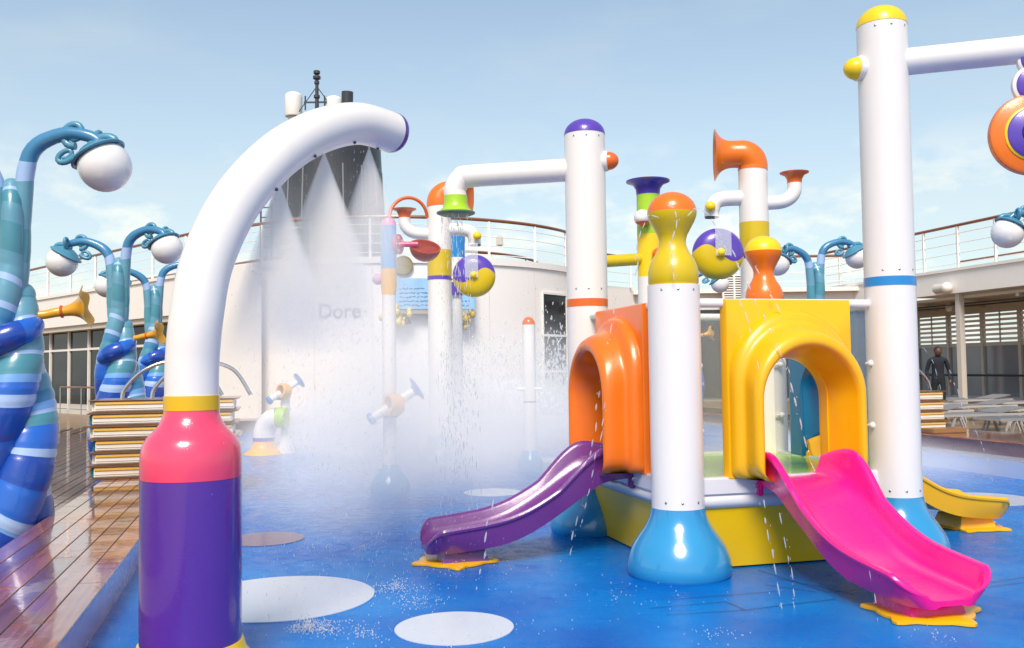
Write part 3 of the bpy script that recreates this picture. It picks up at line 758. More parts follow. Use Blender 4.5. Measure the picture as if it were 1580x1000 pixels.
# floodlight on the fascia
fl = P(1455, 444, 29.0); fl = S(RU - .32, fl.dot(AY), fl.z)
fld = thing('flood_light', fl, 'white cylindrical floodlight on the right gallery fascia', 'floodlight')
m_ = MB(); m_.tube([fl - AY * .0, fl + AX * -.0 - AY * -.45], [.12, .16], 20); m_.build('lamp_body', WALLC, parent=fld)
m_ = MB(); m_.sphere(fl + AY * -.02, .17, 20, 12); m_.build('lens', WALLW, parent=fld)
m_ = MB(); m_.beam(fl + AY * .3, fl + AY * .3 + AX * .3, .08, .08); m_.build('bracket', DARKM, parent=fld)
# ceiling speaker
sp = S(RU + 1.2, 26.2, 3.35)
tag(MB().lathe([(.12, -.12), (.16, -.1), (.16, .1), (.12, .12)], 18, sp, AX).build('ceiling_speaker', WALLC), 'small round beige loudspeaker under the right gallery ceiling', 'loudspeaker')

# ================================================================== BOOK STACKS
def book_stack(uc, vc, z0, n, label, wid=1.62, dep=1.1, lit=True):
    base = S(uc, vc, z0)
    t = thing('book_stack_steps', base, label, 'steps', 'giant book steps beside the pool')
    r_ = random.Random(int(uc * 10)); bh = .158
    for k in range(n):
        off = r_.uniform(-.03, .03); dd = dep - .02 * k
        z = z0 + k * bh
        def bb(us, vs_, zs, sz, matl, name, parent):
            m_ = MB(); m_.box(S(uc + us + off, vc + vs_, zs), sz, rot=SHIP_ROT, bevel=.008); return m_.build(name, matl, parent=parent)
        pg = bb(0, 0, z + bh * .5, (wid, dd, bh - .036), PAGES, 'book', t)
        bb(0, 0, z + .006, (wid + .13, dd + .05, .012), COVER, 'cover', pg)
        bb(0, 0, z + bh - .006, (wid + .13, dd + .05, .012), COVER, 'cover', pg)
        bb(0, -dd / 2 - .006, z + bh - .042, (wid - .01, .016, .032), GOLDSTRIP, 'gold_strip', pg)  # gold coloured strip along the top of each page block
        for q in range(2):
            bb(0, -dd / 2 - .004, z + .035 + q * .022, (wid - .02, .008, .004), mat('page_shadow_line', (0.66, .58, .48), .5), 'page_line', pg)
        bb(-wid / 2 - .02, 0, z + bh * .5, (.04, dd * .9, bh - .037), COVERT if k % 2 == 0 else PAGES, 'spine', pg)
    zt = z0 + n * bh
    for s in (-.18, .12):
        c0 = S(uc + s * 1.2 + (0 if lit else .12), vc + .15, zt)
        pts = [c0 + AX * (-.38 + .0) , c0 + AX * (-.34) + Vector((0, 0, .14)), c0 + AX * (-.12) + Vector((0, 0, .36)), c0 + AX * .22 + Vector((0, 0, .47)), c0 + AX * .62 + Vector((0, 0, .36)), c0 + AX * .85 + Vector((0, 0, .02))] if lit else \
              [c0 + AX * .55, c0 + AX * .48 + Vector((0, 0, .18)), c0 + AX * .25 + Vector((0, 0, .38)), c0 + AX * -.1 + Vector((0, 0, .50)), c0 + AX * -.5 + Vector((0, 0, .40)), c0 + AX * -.8 + Vector((0, 0, .02))]
        m_ = MB(); m_.tube(smooth_path(pts, 6), .026, 12); m_.build('handrail', STEEL, parent=t)
    return t
bs = book_stack(-1.20, 12.7, LZ, 6, 'stack of giant books with gold striped pages behind the purple and pink arch base')
m_ = MB(); m_.box(S(-.66, 12.7, .113), (.56, .9, .226), rot=SHIP_ROT); m_.build('plinth', PAGES, parent=bs)
bs2 = book_stack(9.97, 13.2, .415, 4, 'stack of giant books at the right pool edge, behind the yellow capped column', wid=1.05, lit=False)
m_ = MB(); m_.box(S(9.55, 13.2, .32), (.46, .9, .20), rot=SHIP_ROT); m_.build('plinth', PAGES, parent=bs2)
m_ = MB(); m_.box(S(10.15, 12.35, .45), (.62, .4, .07), rot=SHIP_ROT, bevel=.01)
tag(m_.build('giant_book', COVER), 'single flat giant book lying on the right pool edge before the book stack', 'book')

# ================================================================== LAMP SCULPTURES
def band_tube(parent, pts, radii, cols, name, seg=20, widths=None, round_end=False):
    """one strand made of coloured sleeves, each sleeve slightly overlapping the next"""
    N = len(pts); k = len(cols); m_ = MB()
    cuts = [0]; r_ = random.Random(len(pts) * 7 + k)
    ws = widths or [1.0] * k; tot = sum(ws); acc = 0
    for w in ws: acc += w; cuts.append(min(N - 1, int(round(acc / tot * (N - 1)))))
    mats_ = []; mis = []
    names = list(dict.fromkeys(cols)); mats_ = [TK[c] for c in names]
    ring_m = []
    for i in range(N - 1):
        for j in range(k):
            if cuts[j] <= i < cuts[j + 1]: ring_m.append(names.index(cols[j])); break
        else: ring_m.append(names.index(cols[-1]))
    rad = list(radii)
    for c_ in cuts[1:-1]:
        rad[c_] *= 0.965
    ph0 = r_.uniform(0, 6)
    m_.tube(pts, rad, seg, ring_m, True, round_end=round_end, skew=lambda i: (.28 * sin(min(1, i / 8, (N - 1 - i) / 8) * pi / 2), ph0 + i * .05))
    return m_.build(name, mats_, parent=parent)
def curl(parent, p, d, up, r, thick, turns=1.35):
    d = Vector(d).normalized(); up = Vector(up).normalized(); pts = []; rad = []
    n = 22
    for i in range(n + 1):
        t = i / n; a = t * turns * 2 * pi; rr_ = r * (1 - .68 * t)
        c_ = p + up * r
        pts.append(c_ + d * sin(a) * rr_ - up * cos(a) * rr_); rad.append(thick * (1 - .45 * t))
    m_ = MB(); m_.tube(pts, rad, 10, round_end=True); return m_.build('curl', TEALARM, parent=parent)
def lamp_sculpture(base, label, arms, yaw=0.0, horn_yaw=0.0):
    t = thing('lamp_sculpture', base, label, 'lamp', 'blue twisted lamp sculptures around the pool')
    B = Vector(base)
    # three entwined strands
    for s in range(3):
        ph = s * 2 * pi / 3 + yaw
        pts, rad = [], []
        n = 84
        for i in range(n + 1):
            f = i / n; z = -.06 + 2.55 * f
            a = ph + f * 4.9
            rr_ = .17 * (1 - .62 * f) + .055 * sin(f * pi)
            if f > .85: rr_ += (f - .85) * .10
            pts.append(B + Vector((cos(a) * rr_, sin(a) * rr_ * .9, z)))
            rad.append((.200 + .070 * sin(min(1, f * 1.25) * pi) - .095 * f ** 1.6) * (1 + .07 * sin(f * 9 + s)))
        cols_ = [['deep', 'pale', 'sky', 'royal', 'pale', 'deep', 'royal', 'sky', 'pale', 'teal', 'steel', 'pale', 'teal2', 'pale', 'teal2', 'teal'],
                 ['royal', 'pale', 'deep', 'sky', 'pale', 'royal', 'deep', 'pale', 'royal', 'sky', 'teal', 'pale', 'teal2', 'teal', 'pale', 'teal2'],
                 ['deep', 'sky', 'pale', 'royal', 'deep', 'pale', 'royal', 'teal', 'pale', 'sky', 'steel', 'teal2', 'pale', 'teal', 'teal2', 'teal']][s]
        wds = [[2.4, .8, .5, 2.6, .7, 2.4, 1.4, .6, .4, 1.0, .7, .35, 1.2, .4, 1.0, 1.0], [1.8, .8, 2.7, .5, .6, 2.3, 1.8, .7, .8, .5, 1.0, .4, 1.1, 1.0, .35, 1.1], [2.6, .5, .9, 2.2, 2.3, .7, 1.7, .9, .4, .6, .9, 1.2, .35, 1.2, .9, 1.0]][s]
        # upper continuation: blunt horn or arm
        top = pts[-1]; a_end = ph + 4.9
        out = Vector((cos(a_end), sin(a_end), 0))
        ext = smooth_path([top, top + out * .03 + Vector((0, 0, .30)), top + out * .02 + Vector((0, 0, .56)), top - out * .06 + Vector((0, 0, .74))], 6)
        if s: pts = pts[:-(12 * s - 4)]; rad = rad[:len(pts)]; ext = ext[:1]
        pts2 = pts + ext[1:]; rad2 = rad + [rad[-1] * (1 - .30 * k / len(ext)) for k in range(1, len(ext))]
        band_tube(t, pts2, rad2, cols_ + ['teal2', 'teal', 'pale', 'teal2'], 'strand', widths=wds + ([.7, .6, .3, .3] if not s else [.2, .2, .15, .15]), round_end=True)
    # wrapping fold
    pts = []; rad = []
    for i in range(25):
        f = i / 24; a = yaw - 2.9 + f * 3.4
        pts.append(B + Vector((cos(a) * (.20 + .05 * sin(f * pi)), sin(a) * (.20 + .05 * sin(f * pi)), 1.72 + .34 * f))); rad.append(.05 + .075 * sin(pi * min(1, f * 1.15 + .08)) ** .7)
    band_tube(t, pts, rad, ['royal', 'deep', 'royal', 'sky'], 'wrapping_fold', round_end=True)
    # arms
    for (ang, reach, zc) in arms:
        d = Vector((cos(ang), sin(ang), 0)); Z = Vector((0, 0, 1))
        a0 = B + d * .02 + Z * 2.05
        pth = smooth_path([a0, B + d * .08 + Z * 2.55, B + d * .10 + Z * 3.00, B + d * .18 + Z * (zc + .13), B + d * (reach * .55) + Z * (zc + .30), B + d * (reach * .86) + Z * (zc + .27), B + d * (reach * .98) + Z * (zc + .18)], 6)
        n = len(pth); rads = [.105 - .062 * (i / (n - 1)) for i in range(n)]
        band_tube(t, pth, rads, ['teal2', 'teal', 'teal2', 'pale', 'steel', 'steel', 'steel', 'steel'], 'arm', seg=16, widths=[1.2, 1, 1, .45, 1, 1, 1, 1])
        g = B + d * reach + Z * zc
        ax = (Z * .86 - d * .5).normalized()
        gp = g + ax * .02; r = .232
        m_ = MB(); m_.lathe([(.0005, r * 1.02), (r * .30, r * 1.0), (r * .62, r * .86), (r * .84, r * .66), (r * 1.02, r * .60), (r * 1.08, r * .52), (r * 1.02, r * .46), (r * .86, r * .52), (r * .60, r * .78), (r * .3, r * .93)], 32, g, ax)
        cap_ = m_.build('lamp_cap', TEALARM, parent=t)
        m_ = MB(); m_.sphere(g, r, 36, 22); gl = m_.build('globe', GLOBE, parent=t)
        side = ax.cross(d).normalized() if ax.cross(d).length > .1 else Vector((0, 1, 0))
        top = g + ax * (r * .95)
        curl(cap_, top - d * .02, (d * .5 + Z * .9), (d - Z * .2), .13, .040)
        curl(cap_, top - d * .16 - Z * .0, (-d * 1.0 - Z * .25), (Z - d * .1), .115, .036)
        curl(cap_, g - d * r * .95 + Z * .02 + ax * .1, (-d * .6 - Z), (-d), .085, .030)
        curl(cap_, top + side * .10, (side + Z * .2), (Z), .085, .028)
    # golden trumpet
    hd = Vector((cos(horn_yaw), sin(horn_yaw), 0)); Z = Vector((0, 0, 1))
    p0 = B + hd * .12 + Z * 2.02
    pth = smooth_path([p0, p0 + hd * .08 + Z * .04, p0 + hd * .17 + Z * .05, p0 + hd * .26 + Z * .07, p0 + hd * .33 + Z * .08], 6)
    n = len(pth); rads = [.034 + .012 * (i / (n - 1)) for i in range(n)]
    m_ = MB(); m_.tube(pth, rads, 14); hn = m_.build('trumpet', HORNM, parent=t)
    # flower-like bell with five lobes
    c0 = pth[-1]; ax = (hd * .97 + Z * .2).normalized(); s1 = ax.cross(Z).normalized(); s2 = s1.cross(ax)
    m_ = MB(); rings = []
    for off in (0, 1):
        seq = range(9) if not off else range(8, -1, -1)
        for i in seq:
            f = i / 8; ring = []
            for j in range(40):
                a = 2 * pi * j / 40; lob = 1 + (.10 * f ** 2) * cos(5 * a)
                rr_ = (.046 + .02 * f + .125 * f ** 3) * lob - (.008 if off else 0)
                ring.append(c0 + ax * (.21 * f - .035 * f ** 3 * (1 - cos(5 * a)) * .5 + (.0 if not off else .003)) + (s1 * cos(a) + s2 * sin(a)) * rr_)
            rings.append(ring)
    m_.rings(rings, 0, True, False, False); m_.build('trumpet_bell', HORNM, parent=hn)
    for f, rr_ in ((.12, .046), (.95, .056)):
        k = int(f * (n - 1)); m_ = MB(); tg = (pth[min(n - 1, k + 1)] - pth[max(0, k - 1)]).normalized()
        m_.lathe([(rr_ * .7, -.014), (rr_, -.01), (rr_ * 1.08, 0), (rr_, .01), (rr_ * .7, .014)], 18, pth[k], tg); m_.build('trumpet_ring', HORNR, parent=hn)
    return t
R_ = radians
zb = -.03
t1 = lamp_sculpture(P(12, 700, 8.35).xy.to_3d() + Vector((0, 0, zb)), 'nearest blue twisted lamp sculpture at the left edge of the deck', [(R_(-2), .86, 3.40), (R_(196), .86, 3.25)], yaw=.4, horn_yaw=R_(14))
def ground_xy(px, Y): p = P(px, 600, Y); return Vector((p.x, p.y, 0))
def put(px, Y, z, rz, label): return copy_tree(t1, ground_xy(px, Y) + Vector((0, 0, z)), rz, label)
put(182, 14.2, zb, R_(-14), 'second blue twisted lamp sculpture, just left of the arch and behind the book steps')
put(236, 18.6, zb, R_(12), 'farther small blue lamp sculpture seen between the second one and the white arch tube')
put(1262, 18.2, .2, R_(4), 'blue lamp sculpture with its globe just left of the yellow capped column')
put(1652, 14.0, .2, R_(-16), 'blue lamp sculpture mostly out of frame at the right edge, its globe beside the gallery')
put(1062, 24.0, .2, R_(-8), 'distant blue lamp sculpture behind the hourglass column with two globes')

# ================================================================== BIG SPRAY ARCH (left foreground)
ab = P(296, 600, 4.75); AB = Vector((ab.x, ab.y, 0))
arch = thing('spray_arch', AB, 'tall white arched spray pipe on a purple and pink bottle shaped base, left foreground', 'water feature')
m_ = MB(); m_.lathe([(.36, .0), (.36, .02), (.31, .05), (.27, .10), (.256, .15)], 56, AB); m_.build('base_flare', LEMON, parent=arch)
m_ = MB(); m_.lathe([(.246, .12), (.247, .5), (.247, .968)], 64, AB, cap=False); m_.build('purple_drum', PURPLE, parent=arch)
pr = [(.2465, .969), (.248, 1.0), (.248, 1.06), (.244, 1.10), (.236, 1.14), (.215, 1.175), (.185, 1.205), (.16, 1.235), (.145, 1.265), (.137, 1.29), (.135, 1.31)]
m_ = MB(); m_.lathe(pr, 64, AB); m_.build('pink_shoulder', PINK, parent=arch)
m_ = MB(); m_.lathe([(.1375, 1.309), (.1375, 1.382)], 64, AB); m_.build('yellow_band', BAND_Y, parent=arch)
cpx = [(298, 613, 4.75), (299, 560, 4.75), (303, 490, 4.75), (318, 410, 4.80), (350, 335, 4.90), (392, 276, 5.05), (443, 229, 5.30), (500, 200, 5.60), (555, 191, 5.90), (606, 205, 6.15)]
cp = [P(*a) for a in cpx]; cp[0] = AB + Vector((0, 0, 1.375)); cp[1] = Vector((AB.x + .002, AB.y, cp[1].z)); 
tubep = smooth_path(cp, 8)
m_ = MB(); m_.tube(tubep, [.133] * len(tubep), 48); m_.build('arch_pipe', WHITE, parent=arch)
e0, e1 = tubep[-2], tubep[-1]; ed = (e1 - e0).normalized()
m_ = MB(); m_.lathe([(.1345, -.015), (.1345, 0)] + [(.1345 * cos(k * pi / 16), .075 * sin(k * pi / 16)) for k in range(1, 9)], 40, e1, ed); m_.build('end_cap', PURPLE, parent=arch)
for k in (40, 50, 60, 68):
    p = tubep[k]; m_ = MB(); tg = (tubep[k + 1] - tubep[k - 1]).normalized(); s = tg.cross(Vector((0, 1, 0))).normalized(); dn = s if s.z < 0 else -s
    m_.lathe([(.010, 0), (.009, .014), (.005, .016)], 12, p + dn * .130, dn); m_.build('nozzle', DARKM, parent=arch)

# ================================================================== PLAYHOUSE
pc_ = {}
F_, R__, L_, B_ = (2.885, 6.27), (4.726, 6.27), (2.89, 8.18), (4.73, 8.18)
cu_, cv_ = 3.808, 7.225
PH = S(cu_, cv_, 0)
house_p = thing('water_playhouse', PH, 'square water playhouse with yellow and orange arches, three slides and white corner columns', 'playhouse')
def hp(m_, name, matl, parent=None): return m_.build(name, matl, parent=parent or house_p)
def bell(r, R, h): return [(R * .98, 0), (R, .03), (R, .08), (R * .985, .16), (R * .93, .25), (R * .83, .33), (R * .70, .41), (R * .60, h * .93), (r * 1.06, h), ]
def column(uv, r, ztop, tint=SKYB):
    c = S(uv[0], uv[1], 0); m_ = MB(); m_.lathe([(r, .40), (r, ztop)], 56, c); cobj = hp(m_, 'column', WHITE)
    s = r / .19
    m_ = MB(); m_.lathe([(.36 * s, 0), (.372 * s, .02), (.375 * s, .07), (.365 * s, .13), (.335 * s, .205), (.29 * s, .275), (.245 * s, .335), (.215 * s, .39), (.20 * s, .44), (r * 1.022, .475), (r * 1.02, .48)], 56, c)
    m_.build('base_bell', tint, parent=cobj)
    zbs = [.53, ztop - .04] + ([2.22] if ztop > 3 else [])
    for zz in zbs:
        for a in (-2.2, -1.57, -.9, .6, 2.0):
            d = Vector((cos(a), sin(a), 0)); m_ = MB(); m_.lathe([(.009, 0), (.009, .004), (.004, .007)], 8, c + d * (r - .001) + Vector((0, 0, zz)), d); m_.build('bolt', STEEL, parent=cobj)
    return c, cobj
# front column with hourglass baluster
def baluster(c, cobj, z0, colA, colB, s=1.0, capr=.175):
    pr = [(.175, 0), (.183, .015), (.184, .09), (.176, .14), (.155, .19), (.120, .245), (.100, .29), (.098, .33), (.108, .37), (.135, .42), (.163, .47), (.178, .51), (.181, .535)]
    m_ = MB(); m_.lathe([(r * s, z0 + z * s) for r, z in pr], 48, c); b_ = m_.build('hourglass', colA, parent=cobj)
    m_ = MB(); m_.lathe([(.181 * s * cos(k / 10 * pi / 2), z0 + .535 * s + .155 * s * sin(k / 10 * pi / 2)) for k in range(11)], 48, c); m_.build('dome', colB, parent=cobj)
cF, oF = column(F_, .19, 2.09); baluster(cF, oF, 2.09, YELLOW2, ORANGE)
cB, oB = column(B_, .19, 2.08); baluster(cB, oB, 2.08, ORANGE, LEMON)
cR, oR = column(R__, .19, 4.17)
m_ = MB(); m_.lathe(hemi(.193, 4.17, .165), 48, cR); m_.build('dome', LEMON, parent=oR)
m_ = MB(); m_.lathe([(.193, 2.10), (.193, 2.17)], 48, cR); m_.build('colour_band', RINGB, parent=oR)
cL, oL = column(L_, .19, 3.68)
m_ = MB(); m_.lathe(hemi(.193, 3.68, .15), 48, cL); m_.build('dome', VIOLET, parent=oL)
m_ = MB(); m_.lathe([(.193, 2.06), (.193, 2.13)], 48, cL); m_.build('colour_band', ORANGE2, parent=oL)
# knobs
def knob(c, z, d, colr, parent, r=.085):
    p = c + Vector((0, 0, z)); d = Vector(d).normalized()
    m_ = MB(); m_.lathe([(r * 1.12, .15), (r * 1.12, .215), (r * 1.0, .22)], 28, p, d); k_ = m_.build('knob_collar', WHITE, parent=parent)
    m_ = MB(); m_.lathe([(r * cos(k / 8 * pi / 2), .22 + r * 1.15 * sin(k / 8 * pi / 2)) for k in range(9)], 28, p, d); m_.build('knob', colr, parent=parent)
knob(cL, 3.42, (1, -.25, 0), ORANGE2, oL); knob(cR, 3.83, (-.97, -.1, 0), LEMON, oR, .088)
# shower arm from the back-left column
a0 = cL + Vector((0, 0, 3.36)); a1 = P(722, 270, 8.92); a1.z = 3.36
head = P(703, 300, 8.93)
ptsA = smooth_path([a0, a0.lerp(a1, .5), a1, Vector((head.x + .05, 8.93, 3.335)), Vector((head.x - .005, 8.93, 3.24)), Vector((head.x, 8.93, 3.16))], 7)
m_ = MB(); m_.tube(ptsA, .108, 32); m_.build('shower_arm', WHITE, parent=oL)
m_ = MB(); m_.lathe([(.112, 3.17), (.113, 3.10), (.125, 3.06), (.15, 3.03), (.185, 3.01)], 40, (head.x, 8.93, 0)); sh = m_.build('shower_bell', LIME, parent=oL)
m_ = MB(); m_.lathe([(.186, 3.012), (.186, 3.0), (.15, 2.985), (.05, 2.98)], 40, (head.x, 8.93, 0)); m_.build('shower_plate', mat('grey_green_plate', '#5E7A5A', .5, bump=.8, bscale=90), parent=oL)
# arm from the right column
dR = Vector((.93, -.30, 0)).normalized(); a0 = cR + Vector((0, 0, 3.87))
m_ = MB(); m_.tube([a0, a0 + dR * .3, a0 + dR * 1.6], [.105, .105, .105], 32); m_.build('overhead_arm', WHITE, parent=oR)
# deck, rim, skirt
hs = .93
XF = Matrix.Translation(PH) @ Matrix.Rotation(SHIP_ROT, 4, 'Z')
DZ = .66
m_ = MB(XF); m_.box((0, 0, DZ - .02), (2 * hs - .02, 2 * hs - .02, .04)); hp(m_, 'deck_plate', GRASSY)
def side_xf(k): return XF @ Matrix.Rotation(k * pi / 2, 4, 'Z')        # k=0 front, 1 right, 2 back, 3 left
for k in range(4):
    X_ = side_xf(k)
    m_ = MB(X_); m_.box((0, -hs - .02, DZ - .045), (2 * hs - .25, .085, .13), bevel=.012); hp(m_, 'deck_rim', RIMW)
    m_ = MB(X_); m_.tube([(-hs + .1, -hs - .005, DZ - .155), (hs - .1, -hs - .005, DZ - .155)], .058, 18); hp(m_, 'rolled_edge', RIMW)
    m_ = MB(X_); w0, w1 = hs - .02, hs - .05
    m_.add([(-w0, -hs - .03, DZ - .17), (w0, -hs - .03, DZ - .17), (w1, -hs + .03, .012), (-w1, -hs + .03, .012), (-w0, -hs + .01, DZ - .17), (w0, -hs + .01, DZ - .17), (w1, -hs + .07, .012), (-w1, -hs + .07, .012)],
           [(0, 1, 2, 3), (7, 6, 5, 4), (0, 4, 5, 1), (3, 2, 6, 7), (0, 3, 7, 4), (1, 5, 6, 2)], 0, False); hp(m_, 'skirt_panel', SKIRT)
    # top rail and panels either side of the arch
    m_ = MB(X_); m_.tube([(-hs + .15, -hs, 1.965), (hs - .15, -hs, 1.965)], .035, 16); hp(m_, 'top_rail', WHITE)
    for s in (-1, 1):
        m_ = MB(X_); m_.box((s * .635, -hs + .03, (DZ + 1.93) / 2), (.26, .012, 1.93 - DZ)); hp(m_, 'clear_panel', WETGLASS)
        for z in (1.02, 1.50):
            m_ = MB(X_); m_.sphere((s * .73, -hs - .02, z), .028, 16, 10); hp(m_, 'panel_knob', WHITE)
            m_ = MB(X_); m_.tube([(s * .73, -hs - .01, z), (s * .73, -hs + .04, z)], .012, 8); hp(m_, 'panel_bolt', WHITE)
# arch panels
def outline(hw, top, zb, rb, n=28):
    """closed-from-bottom arch line, left bottom to right bottom; rb = bottom rounding"""
    pts = []
    for k in range(5): a = k / 4 * pi / 2; pts.append((-hw + rb - rb * sin(a), zb + rb - rb * cos(a)))
    zs = top - hw
    for k in range(4): pts.append((-hw, zb + rb + (zs - zb - rb) * (k + 1) / 5))
    for k in range(n + 1): a = pi - pi * k / n; pts.append((hw * cos(a), zs + hw * sin(a)))
    for k in range(3, -1, -1): pts.append((hw, zb + rb + (zs - zb - rb) * (k + 1) / 5))
    for k in range(4, -1, -1): a = k / 4 * pi / 2; pts.append((hw - rb + rb * sin(a), zb + rb - rb * cos(a)))
    return pts
def arch_panel(k, matl, name='arch_panel'):
    X_ = side_xf(k); y0 = -hs - .055
    zb = DZ + .01
    # moulded hood: list of (depth outwards, half width, top, bottom rounding)
    prof = [(-.02, .515, 1.915, .05), (.03, .513, 1.912, .07), (.075, .505, 1.895, .09), (.098, .488, 1.868, .11), (.108, .466, 1.835, .12), (.118, .452, 1.808, .13),
            (.15, .449, 1.792, .135), (.20, .452, 1.772, .16), (.255, .455, 1.748, .19), (.290, .448, 1.722, .19), (.306, .430, 1.692, .17), (.308, .412, 1.664, .12),
            (.298, .396, 1.640, .05), (.26, .386, 1.622, .03), (.14, .350, 1.588, .02), (.0, .308, 1.555, .01), (-.10, .304, 1.55, .01)]
    rings = []
    for d, hw, top, rb in prof:
        rings.append([(x, y0 - d, z) for x, z in outline(hw, top, zb, max(.003, min(rb, hw - .318)))])
    m_ = MB(X_); n = len(rings[0])
    m_.rings(rings, 0, closed=False)
    # close the feet
    vs = [r[0] for r in rings]; m_.add(vs, [list(range(len(vs)))], 0, True)
    vs = [r[-1] for r in rings]; m_.add(vs, [list(range(len(vs)))], 0, True)
    # flat plate with the opening
    hwp, ztp = .53, 1.99
    arc_ = outline(.30, 1.56, zb, .001)
    out_ = []
    for x, z in arc_:
        a = atan2(z - 1.26, x)
        if z < 1.26: out_.append((hwp if x > 0 else -hwp, z))
        else:
            c_, s_ = cos(a), sin(a); tt = min(hwp / max(1e-6, abs(c_)), (ztp - 1.26) / max(1e-6, s_)); out_.append((c_ * tt, 1.26 + s_ * tt))
    for yy in (0, 1):
        pass
    ya, yb = y0 - .012, y0 + .075
    # snap the nearest samples onto the two corners
    for sx in (-1, 1):
        kk = min(range(len(out_)), key=lambda q: (out_[q][0] - sx * hwp) ** 2 + (out_[q][1] - ztp) ** 2); out_[kk] = (sx * hwp, ztp)
    inn = [(x, ya, z) for x, z in arc_]; ofr = [(x * .985, ya, zb + (z - zb) * .992) for x, z in out_]
    of1 = [(x, ya + .014, z) for x, z in out_]; of2 = [(x, yb, z) for x, z in out_]; in2 = [(x, yb, z) for x, z in arc_]
    m_.rings([inn, ofr, of1, of2, in2, inn], 0, closed=False)
    o = hp(m_, name, matl)
    o.data.set_sharp_from_angle(angle=radians(60))
    return o
arch_panel(0, YELLOW); arch_panel(3, ORANGE); arch_panel(1, DEEPB)
# back: plain blue panel
m_ = MB(side_xf(2)); m_.box((0, -hs + .03, (DZ + 1.93) / 2), (.98, .012, 1.93 - DZ)); hp(m_, 'clear_panel', WETGLASS)
# slides
def slide(k, matl, curve_len=1.62, width=.47, flip=1, top_ears=True, sway=0.0, name='slide'):
    X_ = side_xf(k)
    # centre-line profile: distance out from the deck edge, height of the trough bottom
    prof = [(-.06, .668), (.12, .664), (.27, .635), (.41, .555), (.55, .460), (.71, .360), (.88, .272), (1.05, .215), (1.22, .184), (1.38, .165), (1.50, .152), (1.58, .143), (1.64, .132)]
    pr = smooth_path([(a, b, 0) for a, b in prof], 6)
    hw = width / 2
    def section(i):
        d, z = pr[i].x, pr[i].y; f = i / (len(pr) - 1)
        lip = .15 + .085 * max(0, cos(min(1, abs(f - .19) * 5.5) * pi / 2))
        if f > .86: lip *= max(.12, 1 - ((f - .86) / .14) ** 2 * .72)
        w = hw * (1 + .04 * sin(f * pi) + .06 * f + .07 * max(0, cos(min(1, abs(f - .19) * 5.5) * pi / 2))) * (1.0 if f < .86 else sqrt(max(.03, 1 - ((f - .86) / .14) ** 2)) * .55 + .45)
        pts = []
        # left outer bottom -> up -> rim -> trough -> rim -> right outer bottom
        ob = z - .055 + (.012 * (f - .8) / .2 if f > .8 else 0); ub = .90 - (.30 * max(0, f - .6) / .4)
        S_ = [(-w * ub, ob), (-w * (.96 if f < .8 else .96 - .1 * (f - .8) / .2), z + lip * .22), (-w * 1.0, z + lip * .70), (-w * 1.045, z + lip * .76), (-w * 1.06, z + lip * .88), (-w * 1.03, z + lip * .98), (-w * .97, z + lip), (-w * .91, z + lip * .95), (-w * .87, z + lip * .82),
              (-w * .82, z + lip * .50), (-w * .74, z + lip * .20), (-w * .62, z + lip * .05), (-w * .35, z + .002), (0, z)]
        S_ = S_ + [(-x, zz) for x, zz in S_[-2::-1]]
        return [(sway * f * f + x, -hs - .06 - d, zz) for x, zz in S_]
    rings = [section(i) for i in range(len(pr))]
    # closed section: add underside
    full = []
    for r in rings:
        under = [(r[-1][0] + (r[0][0] - r[-1][0]) * q, r[0][1], r[0][2] + .012) for q in (.15, .5, .85)]
        full.append(r + under)
    m_ = MB(X_); m_.rings(full, 0, True, True, True)
    sl = hp(m_, name, matl)
    # run-out pedestal
    m_ = MB(X_); e = -hs - .06
    m_.add([(sway - .15, e - 1.20, .13), (sway + .15, e - 1.20, .13), (sway + .17, e - 1.50, .11), (sway - .17, e - 1.50, .11), (sway - .18, e - 1.16, .02), (sway + .18, e - 1.16, .02), (sway + .19, e - 1.53, .02), (sway - .19, e - 1.53, .02)],
           [(0, 1, 2, 3), (4, 5, 1, 0), (5, 6, 2, 1), (6, 7, 3, 2), (7, 4, 0, 3)], 0, False)
    m_.build('slide_foot', matl, parent=sl)
    # splat shaped yellow foot plate
    ring = []
    for j in range(72):
        a = 2 * pi * j / 72
        r_ = 1 + .30 * max(0, cos(5 * a + .6)) ** 2
        ring.append((sway + .285 * r_ * cos(a), e - 1.40 + .27 * r_ * sin(a)))
    m_ = MB(X_); m_.rings([[(x, y, .004) for x, y in ring], [(x, y, .019) for x, y in ring], [(sway + (x - sway) * .96, e - 1.36 + (y - e + 1.36) * .96, .024) for x, y in ring]], 0, True, False, True)
    m_.build('foot_plate', YELLOW, parent=sl)
    # mounting ears at the deck
    for s in (-1, 1):
        m_ = MB(X_); m_.box((s * hw * .93, e + .02, DZ - .03), (.035, .13, .19), bevel=.012); m_.build('mounting_ear', matl, parent=sl)
        m_ = MB(X_); m_.lathe([(.016, 0), (.014, .012), (.001, .014)], 12, (s * hw * .93 + s * .02, e - .01, DZ - .05), (s, 0, 0)); m_.build('mounting_bolt', STEEL, parent=sl)
    return sl
slide(0, MAGENTA, width=.62); slide(3, SLIDEP, width=.58); slide(1, YELLOW, width=.56)

